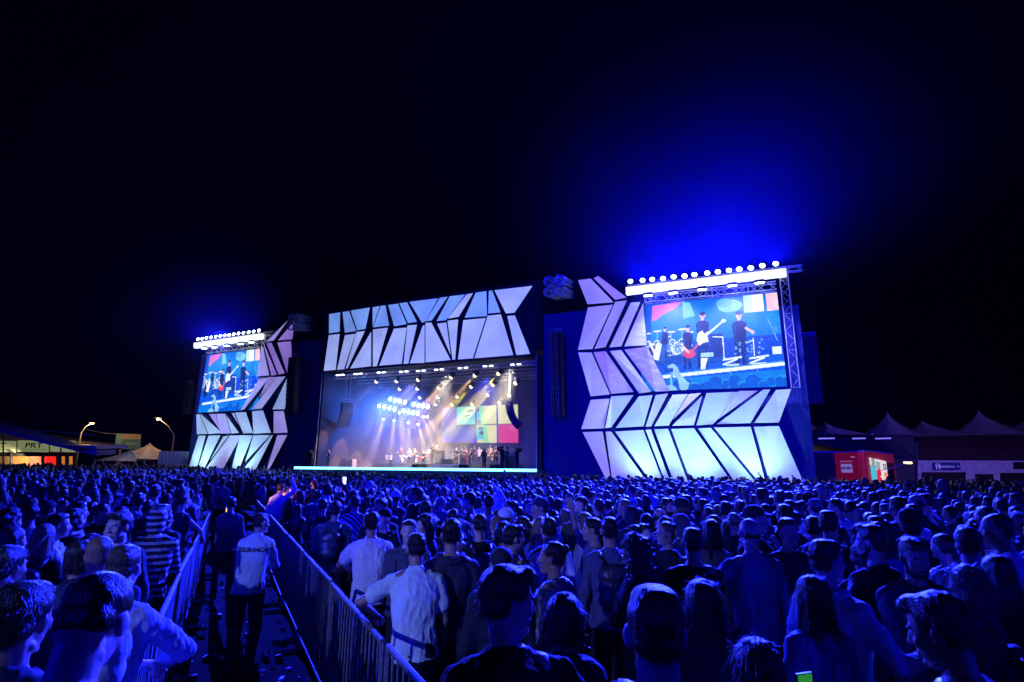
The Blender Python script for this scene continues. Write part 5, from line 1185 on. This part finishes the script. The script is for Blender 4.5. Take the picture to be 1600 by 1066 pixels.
# ================================================================ people near the camera
def striped(name, c1, c2, freq, axis='Z', check=False):
    m = mat(name, c1, .75); L = m.node_tree.links; tc = nd(m, 'ShaderNodeTexCoord'); wv_ = nd(m, 'ShaderNodeTexWave', bands_direction=axis); wv_.inputs['Scale'].default_value = freq; wv_.inputs['Distortion'].default_value = .6
    L.new(tc.outputs['Object'], wv_.inputs['Vector']); cr_ = nd(m, 'ShaderNodeValToRGB'); cr_.color_ramp.interpolation = 'CONSTANT'
    cr_.color_ramp.elements[0].color = (*c1, 1); cr_.color_ramp.elements[1].color = (*c2, 1); cr_.color_ramp.elements[1].position = .62
    fac = wv_.outputs['Fac']
    if check:
        w2_ = nd(m, 'ShaderNodeTexWave', bands_direction='X'); w2_.inputs['Scale'].default_value = freq; L.new(tc.outputs['Object'], w2_.inputs['Vector'])
        mt = nd(m, 'ShaderNodeMath', operation='MULTIPLY'); L.new(wv_.outputs['Fac'], mt.inputs[0]); L.new(w2_.outputs['Fac'], mt.inputs[1]); fac = mt.outputs[0]; cr_.color_ramp.elements[1].position = .3
    L.new(fac, cr_.inputs['Fac']); L.new(cr_.outputs['Color'], m.node_tree.nodes['Principled BSDF'].inputs['Base Color']); return bump(m, 9, .5, 5, (1, 1, .5), .02)
STRIPE = striped('striped_knit', (.015, .015, .02), (.45, .45, .5), 5.0); CHECK = striped('checked_cotton', (.02, .02, .02), (.7, .7, .7), 5, check=True); STRIPE2 = striped('striped_cotton', (.03, .03, .04), (.6, .6, .6), 7, 'DIAGONAL')
DENIM = bump(mat('worn_denim', (.20, .24, .55), .7), 6, .6, 6, colvar=.6)
WT = (.62, .62, .66); DKB = (.02, .022, .035); GRY = (.12, .12, .14)
GP = 'people standing in the crowd'
HERO = []; HEROB = []
def hero(px, py, h, face, label, **sp):
    sp.setdefault('seed', len(HERO)*7+100); o = make_person(sp); g = at_height(px, py, h*.995); lean = sp.get('lean', 0)
    fw = Vector((-math.sin(R(face)), math.cos(R(face)), 0)); g2 = Vector((g.x, g.y, 0))-fw*(math.sin(R(lean))*.45)
    place(o, g2, face, h/(1-.02*lean/15)); tag(o, label, 'person', GP); HERO.append((g2.x, g2.y))
    if label.startswith(('man with a stiff', 'man in a slate', 'woman with very long', 'woman with long pale')): HEROB.append(o)
    return o
RAIL = 'rail'
b1 = hero(796, 893, 1.83, 12, 'young man in a black coat turning his face sideways, arm behind the bob-haired woman', fine=1, top='jacket', topcol=(.012, .012, .016), hair='quiff', haircol=(.02, .014, .01), yaw=-78, pitch=-6, arms=('down', ((.34, .24, -.16), (.4, -.3, -1), .5)), skin=3)
hero(882, 934, 1.63, 6, 'woman with a straight shiny bob, under the black-coated man\'s arm', sex='f', fine=1, top='jacket', topcol=DKB, hair='bob')
hero(1022, 926, 1.86, -4, 'broad man seen from behind with cropped hair and bare lit neck', fine=1, top='jacket', topcol=(.02, .02, .03), hair='fade', haircol=(.03, .02, .015), build=1.08, arms=('fold', 'down'), skin=3)
hero(1096, 912, 1.66, 10, 'woman with long dark hair just beside the broad cropped man', sex='f', fine=1, top='sweater', topcol=DKB, hair='long')
hero(992, 838, 1.72, 58, 'woman with a wide mass of curly hair, face turned to the stage', sex='f', fine=1, top='jacket', topcol=(.012, .012, .015), hair='curly', haircol=(.03, .018, .012), arms=('fold', 'down'))
hero(1040, 817, 1.70, 112, 'woman with round glasses looking across the crowd', sex='f', fine=1, glasses=1, top='sweater', topcol=DKB, hair='bun', haircol=(.12, .08, .05), skin=3)
hero(1081, 828, 1.74, -5, 'man in a black T-shirt beside the woman with glasses', fine=1, top='tshirt', topcol=(.012, .012, .014), hair='fade', arms=('fold', 'phone'))
hero(1170, 812, 1.82, 0, 'bald man in a pale blue open shirt seen from behind', fine=1, top='shirt', topcol=(.10, .11, .20), hair='bald', arms=('hip', 'down'), skin=3)
hero(1240, 802, 1.70, -20, 'man in a white shirt shading his head with his hand', top='shirt', topcol=WT, hair='short', arms=('hip', 'shade'))
hero(1288, 848, 1.79, -62, 'man in profile with faded sides, white jacket with darker lower half', fine=1, top='hoodie', topcol=(.42, .44, .50), hair='fade', arms=('down', 'open'), yaw=-14, skin=3, beard=0)
hero(1268, 905, 1.64, 8, 'woman with long straight hair in a faded denim jacket', sex='f', fine=1, top='jacket', mat=DENIM, hair='straight')
hero(1424, 845, 1.77, 168, 'bearded man facing the camera, dark jacket open over a pale shirt', fine=1, top='jacket', topcol=(.03, .03, .05), hair='fade', beard=1, pitch=-14, arms=('open', 'fold'), skin=1)
hero(1508, 832, 1.78, -48, 'man bending forward in a thick grey hoodie', fine=1, top='hoodie', topcol=GRY, hair='short', lean=16, arms=('open', 'open'))
hero(1487, 944, 1.76, 40, 'dark-haired man in a shiny padded jacket, close at the lower right corner', fine=1, top='puffer', topcol=(.07, .07, .11), hair='quiff', mat=SHINY, arms=('fold', 'fold'), lean=8, pitch=-12)
hero(1512, 888, 1.66, 30, 'woman with loose long hair between the grey hoodie and the padded jacket', sex='f', fine=1, top='jacket', topcol=DKB, hair='long', haircol=(.05, .03, .02))
gw = hero(1180, 1006, 1.60, 20, 'woman with wavy hair at the lower edge, a green phone by her shoulder', sex='f', fine=1, top='sweater', topcol=DKB, hair='long', haircol=(.03, .018, .01), arms=('down', ((.26, .13, .0), (.5, -.5, -1), .9)))
gw2 = hero(1556, 872, 1.66, 4, 'woman in a dark coat near the right edge holding a green-lit phone', sex='f', top='jacket', topcol=DKB, hair='straight', arms=('down', ((.24, .16, -.08), (.5, -.5, -1), .9)))
hero(582, 805, 1.71, 14, 'man in a loose white T-shirt leaning on the barrier', fine=1, top='tshirt', topcol=(.75, .70, .80), hair='short', lean=12, arms=(RAIL, 'fold'))
hero(652, 840, 1.67, 12, 'man in a pale polo shirt leaning his elbow on the barrier', fine=1, top='polo', topcol=(.62, .72, .70), hair='fade', lean=12, arms=(((.14, .22, -.28), (1, -.3, -.2), .9), 'down'))
am = hero(706, 814, 1.78, 6, 'man in a dark tracksuit top with a pale armband', fine=1, top='hoodie', topcol=(.03, .03, .05), hair='short')
hero(802, 823, 1.70, -40, 'man with short hair looking towards the right screen', top='jacket', topcol=DKB, hair='quiff', yaw=-30)
hero(783, 859, 1.66, 5, 'person in a smooth dark beanie behind the black-coated man', top='jacket', topcol=DKB, hair='cap', capcol=(.03, .03, .04))
hero(864, 849, 1.69, 45, 'woman with pinned-up hair turned left, sequinned dark top', sex='f', fine=1, top='jacket', topcol=(.05, .05, .07), mat=SHINY, hair='bun', yaw=25)
hero(952, 811, 1.77, -2, 'man with a stiff shirt collar and square cropped hair from behind', fine=1, top='shirt', topcol=(.07, .07, .16), hair='fade', build=1.05)
hero(912, 803, 1.70, 68, 'woman with pale streaked hair in left profile', sex='f', top='sweater', topcol=(.2, .2, .25), hair='long', haircol=(.10, .07, .04), skin=3)
hero(843, 791, 1.70, 55, 'woman with long dark hair and lit cheek behind the pinned-up woman', sex='f', top='jacket', topcol=DKB, hair='long', skin=3)
hero(780, 798, 1.66, 5, 'woman with very long straight hair in the middle of the crowd', sex='f', top='jacket', topcol=DKB, hair='straight')
hero(474, 758, 1.76, -8, 'person in a bright orange hoodie raising both arms', top='hoodie', topcol=(.95, .10, .015), hair='short', arms=('cam', 'up'), lean=4)
hero(437, 757, 1.78, -14, 'person in a white shirt stretching a phone over the barrier', top='shirt', topcol=(.75, .75, .75), hair='short', arms=('down', 'up'), lean=10)
hero(594, 769, 1.78, 178, 'bearded man facing the camera among the backs', fine=1, top='jacket', topcol=DKB, hair='short', beard=1, skin=3)
hero(641, 762, 1.80, 0, 'person in a black and white checked shirt', top='shirt', mat=CHECK, hair='short')
hero(556, 776, 1.74, 12, 'person in a shirt with fine pale stripes', top='shirt', mat=STRIPE2, hair='short')
ph1 = hero(521, 765, 1.74, 8, 'person holding a glowing phone above the heads', top='jacket', topcol=DKB, hair='short', arms=('down', 'up'))
hero(525, 785, 1.74, 5, 'man in a slate jacket close to the right-hand barrier line', top='jacket', topcol=(.05, .05, .09), hair='short')
hero(690, 777, 1.66, -12, 'woman with pale hair glancing right', sex='f', top='sweater', topcol=GRY, hair='tail', haircol=(.25, .18, .1), yaw=-40, skin=3)
gd = hero(406, 806, 1.64, 0, 'steward in a pale lettered shirt standing in the aisle', fine=1, top='shirt', topcol=(.50, .55, .62), hair='fade', yaw=-38, lean=14, arms=('fold', 'fold'))
hero(349, 747, 1.84, 6, 'tall steward with a pale collar further up the aisle', top='hoodie', topcol=(.22, .22, .30), hair='short', arms=('down', 'fold'))
ph2 = hero(362, 778, 1.68, 30, 'steward lifting a yellow-lit phone in the aisle', top='shirt', topcol=(.06, .06, .09), hair='short', arms=('phone', 'down'))
hero(112, 923, 1.88, 6, 'man with shaved bare nape bowing his head, very close at the left', fine=1, top='tshirt', topcol=(.16, .16, .22), hair='buzz', haircol=(.02, .014, .01), lean=22, pitch=-22, skin=3, build=1.05)
hero(190, 862, 1.75, 4, 'man with cropped hair in a pale sweater, forearm on the left barrier', fine=1, top='sweater', topcol=(.34, .36, .50), hair='fade', haircol=(.04, .03, .02), lean=8, arms=('fold', RAIL), skin=3)
hero(190, 802, 1.80, 172, 'stubbled man facing the camera, face lit blue', fine=1, top='jacket', topcol=DKB, hair='quiff', haircol=(.05, .035, .02), skin=3, pitch=-5)
hero(247, 798, 1.74, 20, 'person in a striped knit jumper with the hood up', fine=1, top='hoodie', mat=STRIPE, hair='hood', arms=('fold', 'fold'), lean=6)
hero(287, 772, 1.78, -18, 'person in a sleeveless top with an arm down on the left barrier', top='tank', topcol=DKB, hair='tail', sex='f', arms=('down', RAIL), skin=3)
hero(12, 858, 1.74, -10, 'man in a white shirt cut by the left edge of the picture', fine=1, top='shirt', topcol=(.55, .56, .62), hair='short')
hero(71, 822, 1.66, 10, 'woman with long pale streaked hair left of the striped jumper', sex='f', top='jacket', topcol=DKB, hair='straight', haircol=(.20, .14, .09))
hero(144, 838, 1.66, -8, 'woman with long dark hair in front of the stubbled man', sex='f', fine=1, top='sweater', topcol=(.08, .08, .12), hair='long')
hero(76, 784, 1.74, 6, 'man in a flat dark cap on the left side', top='jacket', topcol=DKB, hair='cap')
hero(122, 786, 1.76, -60, 'man in profile beside the flat cap, pale collar', top='polo', topcol=(.3, .3, .4), hair='short', skin=3)
hero(38, 918, 1.80, 4, 'dark-haired person in a dark coat at the left lower edge', fine=1, top='jacket', topcol=(.03, .03, .045), hair='short')
hero(176, 986, 1.52, 14, 'short person in a pale fleece hood at the lower left', fine=1, top='hoodie', topcol=(.40, .42, .55), hair='hood')
def backpack(o, col=(.03, .03, .05), s=1.0):
    b = Blob(); yb = -.135
    for z0, rz_ in ((1.30, .10), (1.20, .11), (1.10, .10)):
        b.add(ell_v((0, yb-.06, z0), (.135*s, .085, rz_)))
    b.add(ell_v((0, yb-.12, 1.12), (.105*s, .05, .085)))
    k = b.fuse('backpack', .012, 1, SHINY, o, lambda co, nr: co+nr*(fnoise(co, 7, (1, 1, 1), 4)*.004)[:, None]); k.color = (*col, 1)
    mb = MB()
    for sx in (-1, 1):
        pts = [(sx*.085, yb-.03, 1.38), (sx*.095, -.06, 1.452), (sx*.10, .03, 1.44), (sx*.105, .10, 1.36), (sx*.11, .135, 1.24)]
        mb = MB()
        for a_, c_ in zip(pts[:-1], pts[1:]): mb.tube(a_, c_, .022, .022, 6)
        q = mb.build('strap', SHINY, k, True); q.color = (*col, 1)

for n_ in HEROB: backpack(n_)
# lettering on the steward's back

def back_text(o, s, z, y, size, m, curve_r=.22):
    cu_ = bpy.data.curves.new('lettering', 'FONT'); cu_.body = s; cu_.size = size; cu_.align_x = 'CENTER'; cu_.align_y = 'CENTER'; cu_.extrude = .0015; cu_.offset = .003
    t = bpy.data.objects.new('t', cu_); C.objects.link(t); bpy.context.view_layer.update(); me = bpy.data.meshes.new_from_object(t); bpy.data.objects.remove(t)
    top_ = [c for c in o.children if c.name.startswith(('shirt', 'hoodie', 'jacket'))][0]
    from mathutils.bvhtree import BVHTree
    bv = BVHTree.FromPolygons([v.co for v in top_.data.vertices], [tuple(p.vertices) for p in top_.data.polygons])
    for v in me.vertices:
        h_ = bv.ray_cast(Vector((v.co.x, -1.5, z+v.co.y)), Vector((0, 1, 0))); yy = h_[0].y if h_[0] else y
        v.co = Vector((v.co.x, yy-.004-v.co.z, z+v.co.y))
    me.materials.append(m); t = bpy.data.objects.new('lettering', me); C.objects.link(t); t.parent = top_
back_text(gd, 'SEGURANÇA', 1.33, -.2, .062, mat('print_black', (.01, .01, .012), .6))
# pale armband
bd_ = [c for c in am.children if c.name.startswith('hoodie')][0]
MB().tube((.238, -.01, 1.22), (.262, -.015, 1.15), .082, .080, 16).build('armband', mat('armband_white', (.7, .7, .75), .5), bd_)
def phone(o, side, label, col, es=1.5, case=(.02, .02, .02), face=1, src=None):
    hands, hc, hm = HANDS[src or o.name]; wt, fd, pn, th = hands[side]
    bpy.context.view_layer.update(); Mw = Matrix.LocRotScale(o.location, o.rotation_euler, o.scale)
    c = Mw @ Vector(wt+fd*.075+pn*.035); yaw = o.rotation_euler.z
    e = empty('smartphone', c, yaw, label, 'phone', None)
    MB().box((0, 0, .03), (.078, .009, .155)).build('case', mat('phone_case_%d' % int(case[1]*100), case, .4), e)
    MB().box((0, -.0062 if face else .0062, .03), (.070, .003, .145)).build('screen', mat('phone_screen_%d' % int(col[0]*100), (.02, .02, .02), .2, emit=col, es=es), e); return e
phone(gw, 1, 'bright green phone held low near the wavy-haired woman', (.05, .6, .01), .35, (.05, .6, .02))
phone(gw2, 1, 'small green-lit phone near the right edge', (.05, .9, .02), .8, (.05, .5, .02))
phone(ph1, 1, 'glowing white phone held above the heads near the barrier', (.8, .9, 1), 3)
phone(ph2, 0, 'phone with a yellow glow in the steward\'s hand', (1, .6, .05), 1.5)

# ================================================================ the rest of the crowd: one of each kind, then copies
TOPC = [('black', (.012, .012, .014)), ('navy', (.015, .02, .05)), ('charcoal', (.035, .035, .04)), ('slate', (.07, .07, .10)), ('grey', (.16, .16, .18)), ('white', (.62, .62, .66)), ('blue', (.06, .08, .28)), ('dark red', (.16, .015, .02)), ('olive', (.05, .06, .03)), ('pale blue', (.30, .34, .55))]
TOPW = np.array([.30, .17, .14, .07, .06, .11, .05, .02, .03, .05]); TOPW /= TOPW.sum()
HC_ = [('dark', (.006, .005, .004)), ('brown', (.022, .013, .008)), ('fair', (.16, .10, .05))]
PSP = [('short-haired man', dict(hair='short', top='tshirt', arms=('down', 'down'))), ('crop-haired man', dict(hair='fade', top='jacket', arms=('fold', 'fold'))),
 ('long-haired woman', dict(sex='f', hair='long', top='jacket', arms=('down', 'fold'))), ('straight-haired woman', dict(sex='f', hair='straight', top='sweater', arms=('down', 'cup'), yaw=15)),
 ('curly-haired woman', dict(sex='f', hair='curly', top='tshirt', arms=('fold', 'down'))), ('capped man', dict(hair='cap', top='hoodie', arms=('down', 'cup'))),
 ('bob-haired woman', dict(sex='f', hair='bob', top='jacket', arms=('fold', 'fold'), yaw=-20)), ('quiffed man', dict(hair='quiff', top='shirt', arms=('hip', 'down'), yaw=25, beard=1)),
 ('hooded person', dict(hair='hood', top='hoodie', arms=('down', 'down'), lean=4)), ('buzz-cut man', dict(hair='buzz', top='jacket', arms=('down', 'down'), build=1.1)),
 ('ponytailed woman', dict(sex='f', hair='tail', top='sweater', arms=('cup', 'down'))), ('bearded man', dict(hair='short', beard=1, top='hoodie', arms=('fold', 'down'), yaw=-35)),
 ('balding man', dict(hair='balding', top='polo', arms=('down', 'hip'))), ('bun-haired woman', dict(sex='f', hair='bun', top='jacket', arms=('down', 'down'), yaw=30)),
 ('man raising an arm', dict(hair='short', top='tshirt', arms=('down', 'up'))), ('woman raising hands', dict(sex='f', hair='long', top='sweater', arms=('down', 'cam'))),
 ('stocky man', dict(hair='short', top='puffer', arms=('down', 'down'), build=1.12))]
PW = np.array([1.6, 1.2, 1.4, 1.1, .6, 1, .7, 1, .5, .9, .9, .9, .4, .7, .3, .5, .8]); PW /= PW.sum()
PROTO = []
for i, (nm, sp) in enumerate(PSP):
    sp = dict(sp); sp['seed'] = 300+i*11; sp['skin'] = i % 4; o = make_person(sp); PROTO.append(o)
    if i in (1, 10): backpack(o)
def seg_dist(x, y, a, b):
    ax, ay, bx, by = a.x, a.y, b.x, b.y; dx, dy = bx-ax, by-ay; t = np.clip(((x-ax)*dx+(y-ay)*dy)/(dx*dx+dy*dy), 0, 1); return np.hypot(x-ax-t*dx, y-ay-t*dy)
# jittered sites thinning out with distance, kept out of the aisle
sites = []; y = 1.9
u_r = (BA1-BA0).normalized()
while y < 96:
    sp_ = .50+.0065*y
    x0 = -1.02*y-1; x1 = 1.02*y+1; n = int((x1-x0)/sp_); xs = x0+(np.arange(n)+RNG.random(n)*.95)*sp_; ys = y+RNG.normal(0, .30, n)*sp_*1.1
    sites.append(np.stack([xs, ys], 1)); y += sp_*.88
S = np.concatenate(sites); X, Y = S[:, 0], S[:, 1]
dist = np.hypot(X, Y); keep = dist > 2.3
off_ = (X-P0.x)*NV.x+(Y-P0.y)*NV.y; uu = (X-P0.x)*RV.x+(Y-P0.y)*RV.y
wide = (uu > S0-3) & (uu < uR1+1.5); keep &= ~(wide & (off_ < 3.4)); keep &= ~((uu >= uR1+1.5) & (Y > 34)); keep &= ~((uu <= S0-3) & (uu > uL0-1.5) & (off_ < 3.4)); keep &= ~((uu <= uL0-1.5) & (Y > 56))
# aisle between the two barrier lines
def side_of(a, b): return (b.x-a.x)*(Y-a.y)-(b.y-a.y)*(X-a.x)
LE = LA0+(LA1-LA0).normalized()*24; RE = BA0+(BA1-BA0).normalized()*24
inside = (side_of(LA0-(LA1-LA0)*.4, LE) < .0) & (side_of(BA0-(BA1-BA0)*.4, RE) > 0) & (Y < 23)
keep &= ~inside
for a, b in ((BA0, RE), (LA0, LE)): keep &= seg_dist(X, Y, a, b) > .30
for hx, hy in HERO: keep &= np.hypot(X-hx, Y-hy) > .44
# keep the sight line to the closest figures free
for hx, hy in HERO:
    hd = math.hypot(hx, hy)
    if hd < 5.5:
        cross = np.abs(X*hy-Y*hx)/hd; along = (X*hx+Y*hy)/hd
        keep &= ~((cross < .26) & (along < hd) & (along > 0))
S = S[keep]; dist = dist[keep]
vis = np.abs(S[:, 0])/np.maximum(S[:, 1], .1) < .93
order = np.argsort(np.where(vis, dist, dist+500)); NIND = 300-len(HERO)-len(band)-2
ind = order[:NIND]; far_i = np.array([k for k in order[NIND:] if vis[k] or True]); RNEAR = dist[ind].max(); print('individual radius', RNEAR, 'others', len(far_i), 'heroes', len(HERO))
LM = [(-50, 150, 'below the marquee'), (150, 300, 'below the peaked tents'), (300, 455, 'below the left tower'), (455, 560, 'below the strip\'s outer end'), (560, 700, 'below the drummers'), (700, 845, 'below the LED wall'), (845, 915, 'below the dark wing'), (915, 1050, 'under the inner cladding'), (1050, 1150, 'below the big screen'), (1150, 1255, 'under the outer cladding'), (1255, 1425, 'below the red truck'), (1425, 1700, 'below the restroom wall')]
rows_ = [(4.2, 'front ranks'), (6, 'near ranks'), (8, 'middle ranks'), (10.5, 'deeper ranks'), (99, 'farther ranks')]
used = [False]*len(PROTO); rec = {}; CAMS = []
def px_of(x, y, z=1.7):
    v = cam.matrix_world.inverted() @ Vector((x, y, z)); return 800+F_PX*v.x/-v.z
for k in ind:
    x, y_ = S[k]; pi = int(RNG.choice(len(PROTO), p=PW)); 
    if PSP[pi][0].endswith('arm') and dist[k] < 6: pi = 0
    o = PROTO[pi] if not used[pi] else copy_tree(PROTO[pi]); used[pi] = True
    tc_ = int(RNG.choice(len(TOPC), p=TOPW)); hc_ = int(RNG.choice(3, p=[.62, .3, .08])); sk = int(RNG.integers(4))
    yaw = math.degrees(math.atan2(x+6, 49-y_))+RNG.normal(0, 20); r_ = RNG.random()
    if r_ < .24: yaw += RNG.choice([-1, 1])*RNG.uniform(60, 100)
    elif r_ < .32: yaw += 180+RNG.normal(0, 25)
    fem = PSP[pi][1].get('sex') == 'f'; h = RNG.normal(1.65, .05) if fem else RNG.normal(1.75, .075); h = min(h, 1.90)
    place(o, (x, y_, float(ground_z(np.float64(x), np.float64(y_)))), yaw, h); o.color = (*SKINS[sk], 1)
    for c in o.children:
        b_ = c.name.split('.')[0]
        if b_ == 'hair': c.color = (*HC_[hc_][1], 1)
        elif b_ in ('tshirt', 'polo_shirt', 'shirt', 'sweater', 'hoodie', 'jacket', 'padded_jacket', 'hood'): c.color = (*TOPC[tc_][1], 1); tn = b_ if b_ != 'hood' else None
        elif b_ == 'cap': c.color = (*TOPC[int(RNG.integers(6))][1], 1)
    px_ = px_of(x, y_); lm = next((t for a, b, t in LM if a <= px_ < b), 'at the edge of the crowd'); rw = next(t for a, t in rows_ if dist[k] < a)
    raised = 'raising' in PSP[pi][0]; tops = PSP[pi][1]['top'].replace('tshirt', 'T-shirt').replace('puffer', 'padded jacket')
    if 'cam' in PSP[pi][1]['arms'] and 4 < dist[k] < 13: CAMS.append((px_, o, PROTO[pi].name))
    key = '%s in %s %s %s, %s' % (PSP[pi][0], TOPC[tc_][0], tops, lm, rw); rec.setdefault(key, []).append((px_, o))
for key, L_ in rec.items():
    L_.sort(key=lambda t: t[0])
    for i, (px_, o) in enumerate(L_):
        tag(o, key if len(L_) == 1 else key+', '+(['1st', '2nd', '3rd', '4th', '5th'][i] if 0 else ['first', 'second', 'third', 'fourth', 'fifth'][i])+' from left', 'person', GP)
UNUSED = []
for i, u_ in enumerate(used):
    if not u_:
        UNUSED.append(PROTO[i])

CAMS.sort(key=lambda t: t[0])
for i, (px_, o, nm) in enumerate(CAMS[:8]):
    lm = next((t for a, b, t in LM if a <= px_ < b), 'at the edge'); e = phone(o, 1, 'small lit phone held at eye level %s, number %d of those seen from left' % (lm, i+1), (.5, .6, 1), .9, src=nm)
    e['label'] = 'lit phone held at eye level %s, %s such from left' % (lm, ['first', 'second', 'third', 'fourth', 'fifth', 'sixth', 'seventh', 'eighth'][i]); e['group'] = 'phones held up in the crowd'

# everyone farther away as one mass, from simplified bodies
def simple(me, ratio, zmin):
    o = bpy.data.objects.new('tmp', me.copy()); C.objects.link(o); m_ = o.modifiers.new('d', 'DECIMATE'); m_.ratio = ratio; t_ = o.modifiers.new('t', 'TRIANGULATE')
    dg = bpy.context.evaluated_depsgraph_get(); e = bpy.data.meshes.new_from_object(o.evaluated_get(dg)); bpy.data.objects.remove(o)
    v = np.empty(len(e.vertices)*3); e.vertices.foreach_get('co', v); v = v.reshape(-1, 3); f = np.empty(len(e.polygons)*3, int); e.polygons.foreach_get('vertices', f); f = f.reshape(-1, 3)
    f = f[(v[f][:, :, 2].max(1) > zmin)]; us = np.unique(f); mp = -np.ones(len(v), int); mp[us] = np.arange(len(us)); return v[us], mp[f]
def lod(o, nb, nh, nt_):
    b_, h_, t_ = LOWP[o.name]; out = []
    for me, n_, zm in ((b_, nb, 1.35 if 'up' not in str(1) else 1.35), (h_, nh, 1), (t_, nt_, .85)):
        v, f = simple(me, min(1, n_/max(1, len(me.polygons)*2)), zm); out.append((v, f))
    return out
FARP = [lod(o, 420, 180, 260) for o in PROTO]; MIDP = [lod(o, 1900, 500, 700) for o in PROTO]
VV = []; FF = []; CC = []; nb = 0
for k in far_i:
    x, y_ = S[k]; d = dist[k]
    if abs(x) > 1.0*y_+1: continue
    pi = int(RNG.choice(len(PROTO), p=PW)); L_ = MIDP[pi] if d < 22 else FARP[pi]
    yaw = R(math.degrees(math.atan2(x+6, 49-y_))+RNG.normal(0, 26)+(180 if RNG.random() < .08 else 0)+(85 if RNG.random() < .12 else 0)-(85 if RNG.random() < .12 else 0)); fem = PSP[pi][1].get('sex') == 'f'
    h = (RNG.normal(1.64, .065) if fem else RNG.normal(1.75, .075))*(1.12 if RNG.random() < .01 else 1); s_ = min(h, 2.05)/1.75; ca, sa = math.cos(yaw)*s_, math.sin(yaw)*s_
    cols = (SKINS[int(RNG.integers(4))], HC_[int(RNG.choice(3, p=[.62, .3, .08]))][1], TOPC[int(RNG.choice(len(TOPC), p=TOPW))][1])
    for (v, f), c in zip(L_, cols):
        w_ = np.empty_like(v); w_[:, 0] = v[:, 0]*ca-v[:, 1]*sa+x; w_[:, 1] = v[:, 0]*sa+v[:, 1]*ca+y_; w_[:, 2] = v[:, 2]*s_+float(ground_z(np.float64(x), np.float64(y_)))
        VV.append(w_); FF.append(f+nb); nb += len(v); cc = np.ones((len(v), 4)); cc[:, :3] = c; CC.append(cc)
VV = np.concatenate(VV).astype(np.float32); FF = np.concatenate(FF).astype(np.int32); CC = np.concatenate(CC).astype(np.float32)
me = bpy.data.meshes.new('crowd'); me.vertices.add(len(VV)); me.vertices.foreach_set('co', VV.ravel()); me.loops.add(FF.size); me.loops.foreach_set('vertex_index', FF.ravel())
me.polygons.add(len(FF)); me.polygons.foreach_set('loop_start', np.arange(0, FF.size, 3, dtype=np.int32)); me.polygons.foreach_set('loop_total', np.full(len(FF), 3, dtype=np.int32)); me.polygons.foreach_set('use_smooth', np.ones(len(FF), bool))
me.update(calc_edges=True); ca_ = me.color_attributes.new('Col', 'FLOAT_COLOR', 'POINT'); ca_.data.foreach_set('color', CC.ravel())
me.materials.append(bump(attrcol(mat('distant_people', rough=.5, spec=.5)), 9, .5, 5, (1, 1, .5), .02)); print('crowd faces', len(FF))
o = bpy.data.objects.new('crowd', me); C.objects.link(o); tag(o, 'dense crowd of distant people facing the stage', kind='stuff')

for o in UNUSED:
    for c in list(o.children): bpy.data.objects.remove(c)
    bpy.data.objects.remove(o)
